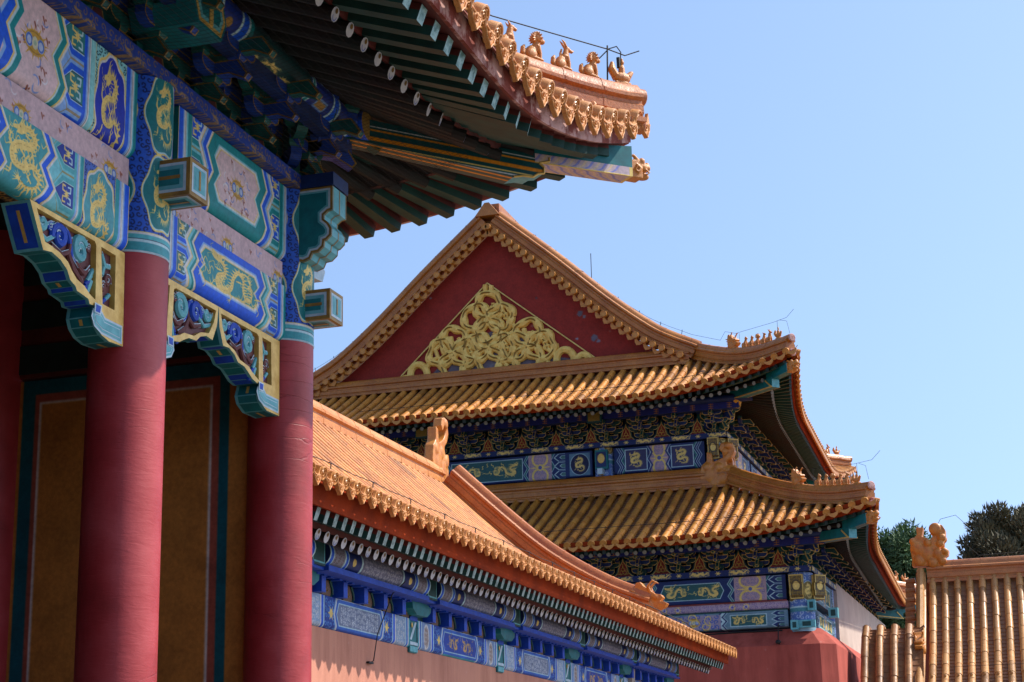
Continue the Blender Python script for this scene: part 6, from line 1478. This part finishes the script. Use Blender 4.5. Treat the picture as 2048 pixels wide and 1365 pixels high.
m = MB(); m.tube([(-7.75, 37.95, 5.36), (-6.9, 37.93, 5.38), (-6.0, 37.93, 5.37)], .02, 6, 0); m.tube([(-6.05, 37.75, 5.5), (-6.05, 37.6, 5.12)], .012, 6, 0); m.ell((-6.05, 37.58, 5.10), (.06, .05, .05), None, 0); m.build('wall_lamp', M_WIRE, HA)
# ================================================================== side hall at the right edge and the cypresses
SH = thing('tiled_hall', 'side hall whose steep sunlit tile roof and ridge dragon fill the lower right corner', 'hall', (0, 42, 0))
M_ST2 = tilemat('pale amber tile', '#b0793c', '#c38c4c', '#b58a60', .5, 1.6)
SS = Slope((-3.32, 39.25, 4.15), X_, Y_, 9.2, [(0, 0), (1.0, .80), (1.9, 1.68), (2.75, 2.68)], 2.75, lift=0, R=1, charge=0)
m = tiles(SS, .278, .080, u0=.10, u1=9.2, seg=.30, step=.095, ov=.05, dw=.11, dh=.13, nring=8, knob=True)
m.add([(-3.3, 42, 6.7), (6.3, 42, 6.7), (6.3, 45, 4.2), (-3.3, 45, 4.2)], [(0, 1, 2, 3)], 1)
m.build('tile_roof', [M_ST2, M_TROUGH, M_DISC], SH)
RS = ridgeprof(.40, .52); pp = [V(x, 42.0, 6.67) for x in (-3.2, 2, 6.2)]
m = MB(); sweep(m, pp, RS); joints(m, pp, RS, .62); m.build('main_ridge', tilemat('rosy ridge tile', '#ae6a3c', '#c08048', '#a47254', .5, 2), SH)
DGP = [(-0.385, -0.194), (-0.407, 0.027), (-0.364, 0.224), (-0.279, 0.31), (-0.228, 0.355), (-0.238, 0.528), (-0.075, 0.516), (-0.119, 0.307), (-0.035, 0.281), (0.049, 0.216), (0.124, 0.279), (0.087, 0.393), (0.088, 0.505), (0.152, 0.569), (0.251, 0.59), (0.359, 0.542), (0.42, 0.43), (0.411, 0.283), (0.354, 0.156), (0.267, 0.042), (0.238, -0.024), (0.293, -0.067), (0.385, -0.033), (0.458, -0.038), (0.436, -0.155), (0.355, -0.202), (0.324, -0.386), (0.198, -0.417), (0.105, -0.372), (-0.032, -0.387), (-0.148, -0.388), (-0.4, -0.372)]
DG = chiwen(DGP, .34, .015, 'ridge dragon', [((.19, .46), .15), ((.19, .46), .07), ((-.25, .05), .16), ((-.05, -.1), .18), ((.2, -.12), .13), ((.36, -.06), .08), ((-.22, -.25), .14), ((.08, -.32), .12), ((.30, -.28), .10), ((-.33, .2), .09), ((.33, .25), .10), ((.28, .12), .09), ((.0, .14), .09)])
link('ridge_dragon', DG, SH, frame((-3.121, 42.0, 7.442), X_, Y_, Z_))
pv = [SS.pt(-.02, d, .02) for d in np.linspace(2.75, .95, 12)]; RV2 = [(-.11, 0), (-.11, .10), (-.085, .12), (-.085, .20), (-.06, .25), (0, .275), (.06, .25), (.085, .20), (.085, .12), (.11, .10), (.11, 0)]
m = MB(); sweep(m, pv, RV2, side=-X_); pv2 = [SS.pt(-.02, d, .0) for d in np.linspace(.95, -.1, 8)]; sweep(m, pv2, ridgeprof(.2, .2), side=-X_); VR2 = m.build('verge_ridge', M_ST2, SH)
put_beast('hipdragon', SS.pt(-.02, .72, .1), (0, -1), .55, VR2)
m = MB()
for d in np.linspace(.1, 2.7, 14): p = SS.pt(-.16, d, -.02); m.tube([p, p+V(-.22, 0, -.03)], .07, 9, 0); m.box(p+V(-.12, -.09, -.12), (.2, .02, .12), None, 0)
m.build('verge_tiles', M_HR, SH)
m = MB(); m.add([(-3.3, 39.5, 0), (-3.3, 44.8, 0), (-3.3, 44.8, 4.0), (-3.3, 42, 6.5), (-3.3, 39.5, 4.0)], [(0, 1, 2, 3, 4)], 0); m.box((1.4, 39.9, 2.0), (9.4, .2, 4.1), None, 0); m.build('wall', M_WALL, SH, smooth=0)
m = MB(); last = None
for x in np.arange(-2.6, 6, .55):
    p = V(x, 39.42, 4.42); m.tube([p, p+Z_*.14], .008, 5, 0)
    if last is not None: m.tube([last+Z_*.14, p+Z_*.14], .004, 5, 0)
    last = p
m.tube([(-2.95, 42, 7.9), (-2.8, 42, 8.15), (-2.45, 42, 8.22), (-2.2, 42, 7.95), (-2.25, 42, 7.5), (-2.0, 42, 7.25), (0, 42, 7.3), (4, 42, 7.33)], .006, 5, 0)
m.build('roof_wire', M_WIRE, SH)
# low rolled roof that joins it to the big hall
LK = thing('link_roof', 'short strip of rolled barrel tiles with dark worn tops between the big hall and the side hall', 'roof', (-4.0, 39.8, 0))
SLK = Slope((-4.66, 39.0, 3.98), X_, Y_, 1.26, [(0, 0), (.5, .66), (.9, 1.22), (1.15, 1.46), (1.4, 1.58), (1.7, 1.56)], 1.7, lift=0, R=1, charge=0)
m = tiles(SLK, .31, .085, seg=.32, step=.095, ov=.05, dw=.11, dh=.13, nring=8); m.build('tile_roof', [tilemat('sooty tile', '#8a5c38', '#c08a54', '#4a3a34', .35, 1.2), M_TROUGH, M_DISC], LK)
m = MB(); m.box((-4.0, 40.6, 2.6), (1.3, .3, 5.2), None, 0); m.build('wall', M_BRICK, LK, smooth=0)

def leafmat(name, a, b):
    m, nt, bs = newmat(name); n = noise_node(nt, .9, 4, .6, objco(nt)); r = ramp(nt, n.outputs[0], [(.35, lin(a)), (.68, lin(b))]); nt.links.new(r.outputs[0], bs.inputs['Base Color']); bs.inputs['Roughness'].default_value = .7; return m
def tree(name, label, x, y, h, w, z0, seed, mt, tuft, group='cypresses behind the roofs', nbr=26, gap=.3):
    t = thing(name, label, 'tree', (x, y, 0), group); r = np.random.default_rng(seed); rr = random.Random(seed)
    m = MB(); m.tube([(x, y, 0), (x+.1, y, h*.35), (x-.05, y, h*.7), (x, y, h*.97)], [.38, .30, .17, .03], 10, 0); tips = []
    for k in range(nbr):
        f = (k+.5)/nbr; z = z0+(h-z0)*f*.93; a = k*2.4+rr.uniform(-.4, .4); R = w*(1-f**1.7*.75)*rr.uniform(.75, 1.1); rise = tuft*R*.7
        p0 = V(x, y, z-.15); p1 = p0+V(math.cos(a)*R*.55, math.sin(a)*R*.55, rise*.35); p2 = p0+V(math.cos(a)*R, math.sin(a)*R, rise)
        m.tube([p0, p1, p2], [.09, .06, .015], 6, 0); tips += [(p1, .75), (p2, .85), ((p1+p2)/2+V(rr.uniform(-.3, .3), rr.uniform(-.3, .3), .3), .8)]
        if rr.random() > gap: tips.append((p2+V(rr.uniform(-.4, .4), rr.uniform(-.4, .4), rr.uniform(.2, .5)), .6))
    tips.append((V(x, y, h*.97), .5)); m.build('trunk', M_BARK, t)
    vs = []
    for p, s in tips:
        n = int(520*s); R = .58*s*(w/2.2)**.4
        q = r.normal(0, 1, (n, 3)); q /= np.linalg.norm(q, axis=1)[:, None]; q *= (r.random(n)**.45)[:, None]*R; q[:, 2] *= 1.25
        c = p+q; s1 = r.uniform(.045, .10, n); d = q/(np.linalg.norm(q, axis=1)[:, None]+1e-6)+V(0, 0, .9*tuft)+r.normal(0, .5, (n, 3)); d /= np.linalg.norm(d, axis=1)[:, None]
        e = np.cross(d, r.normal(0, 1, (n, 3))); e /= np.linalg.norm(e, axis=1)[:, None]
        vs.append(np.stack([c-e*s1[:, None]*.45, c+e*s1[:, None]*.45, c+d*s1[:, None]*2.3+e*s1[:, None]*.1], 1).reshape(-1, 3))
    vs = np.concatenate(vs); k = len(vs)//3
    me = bpy.data.meshes.new('crown'); me.from_pydata(vs.tolist(), [], [(3*i, 3*i+1, 3*i+2) for i in range(k)]); me.materials.append(mt); link('crown', me, t)
M_BARK = mat('bark', '#4a3a2e', .9, '#2e241c', 4, .4, 30)
M_L1 = leafmat('cypress green', '#34502e', '#64804e'); M_L2 = leafmat('brown green cypress', '#433f28', '#736c4a')
tree('cypress_tree', 'dark green rounded cypress rising between the big hall eave and the ridge dragon', -5.5, 62, 11.1, 2.1, 3.6, 3, M_L1, .25, nbr=40)
tree('cypress_tree', 'brownish cypress with upright tufts rising behind the side hall ridge at the right edge', -1.75, 60, 10.7, 2.3, 6.0, 8, M_L2, 1.0)
#tree('cypress_tree', 'dark cypress mass low behind the big hall eave, left of the other two', -7.2, 66, 8.6, 1.8, 3.5, 12, M_L1, .3)
# ================================================================== ground
def stone_mat():
    m, nt, b = newmat('paving'); oc = objco(nt)
    br = nt.nodes.new('ShaderNodeTexBrick'); br.inputs['Scale'].default_value = 1.6; nt.links.new(oc, br.inputs['Vector'])
    br.inputs['Color1'].default_value = (*lin('#7d776e'), 1); br.inputs['Color2'].default_value = (*lin('#8b857a'), 1); br.inputs['Mortar'].default_value = (*lin('#57524a'), 1); br.inputs['Mortar Size'].default_value = .012
    n = noise_node(nt, .7, 6, .6, oc); r = ramp(nt, n.outputs[0], [(.3, (.7, .7, .7)), (.7, (1, 1, 1))])
    nt.links.new(mixc(nt, 1.0, br.outputs[0], r.outputs[0], 'MULTIPLY'), b.inputs['Base Color']); b.inputs['Roughness'].default_value = .85; return m
m = MB(); m.add([(-900, -900, 0), (900, -900, 0), (900, 900, 0), (-900, 900, 0)], [(0, 1, 2, 3)], 0)
tag(m.build('ground', stone_mat(), smooth=0), kind='structure')
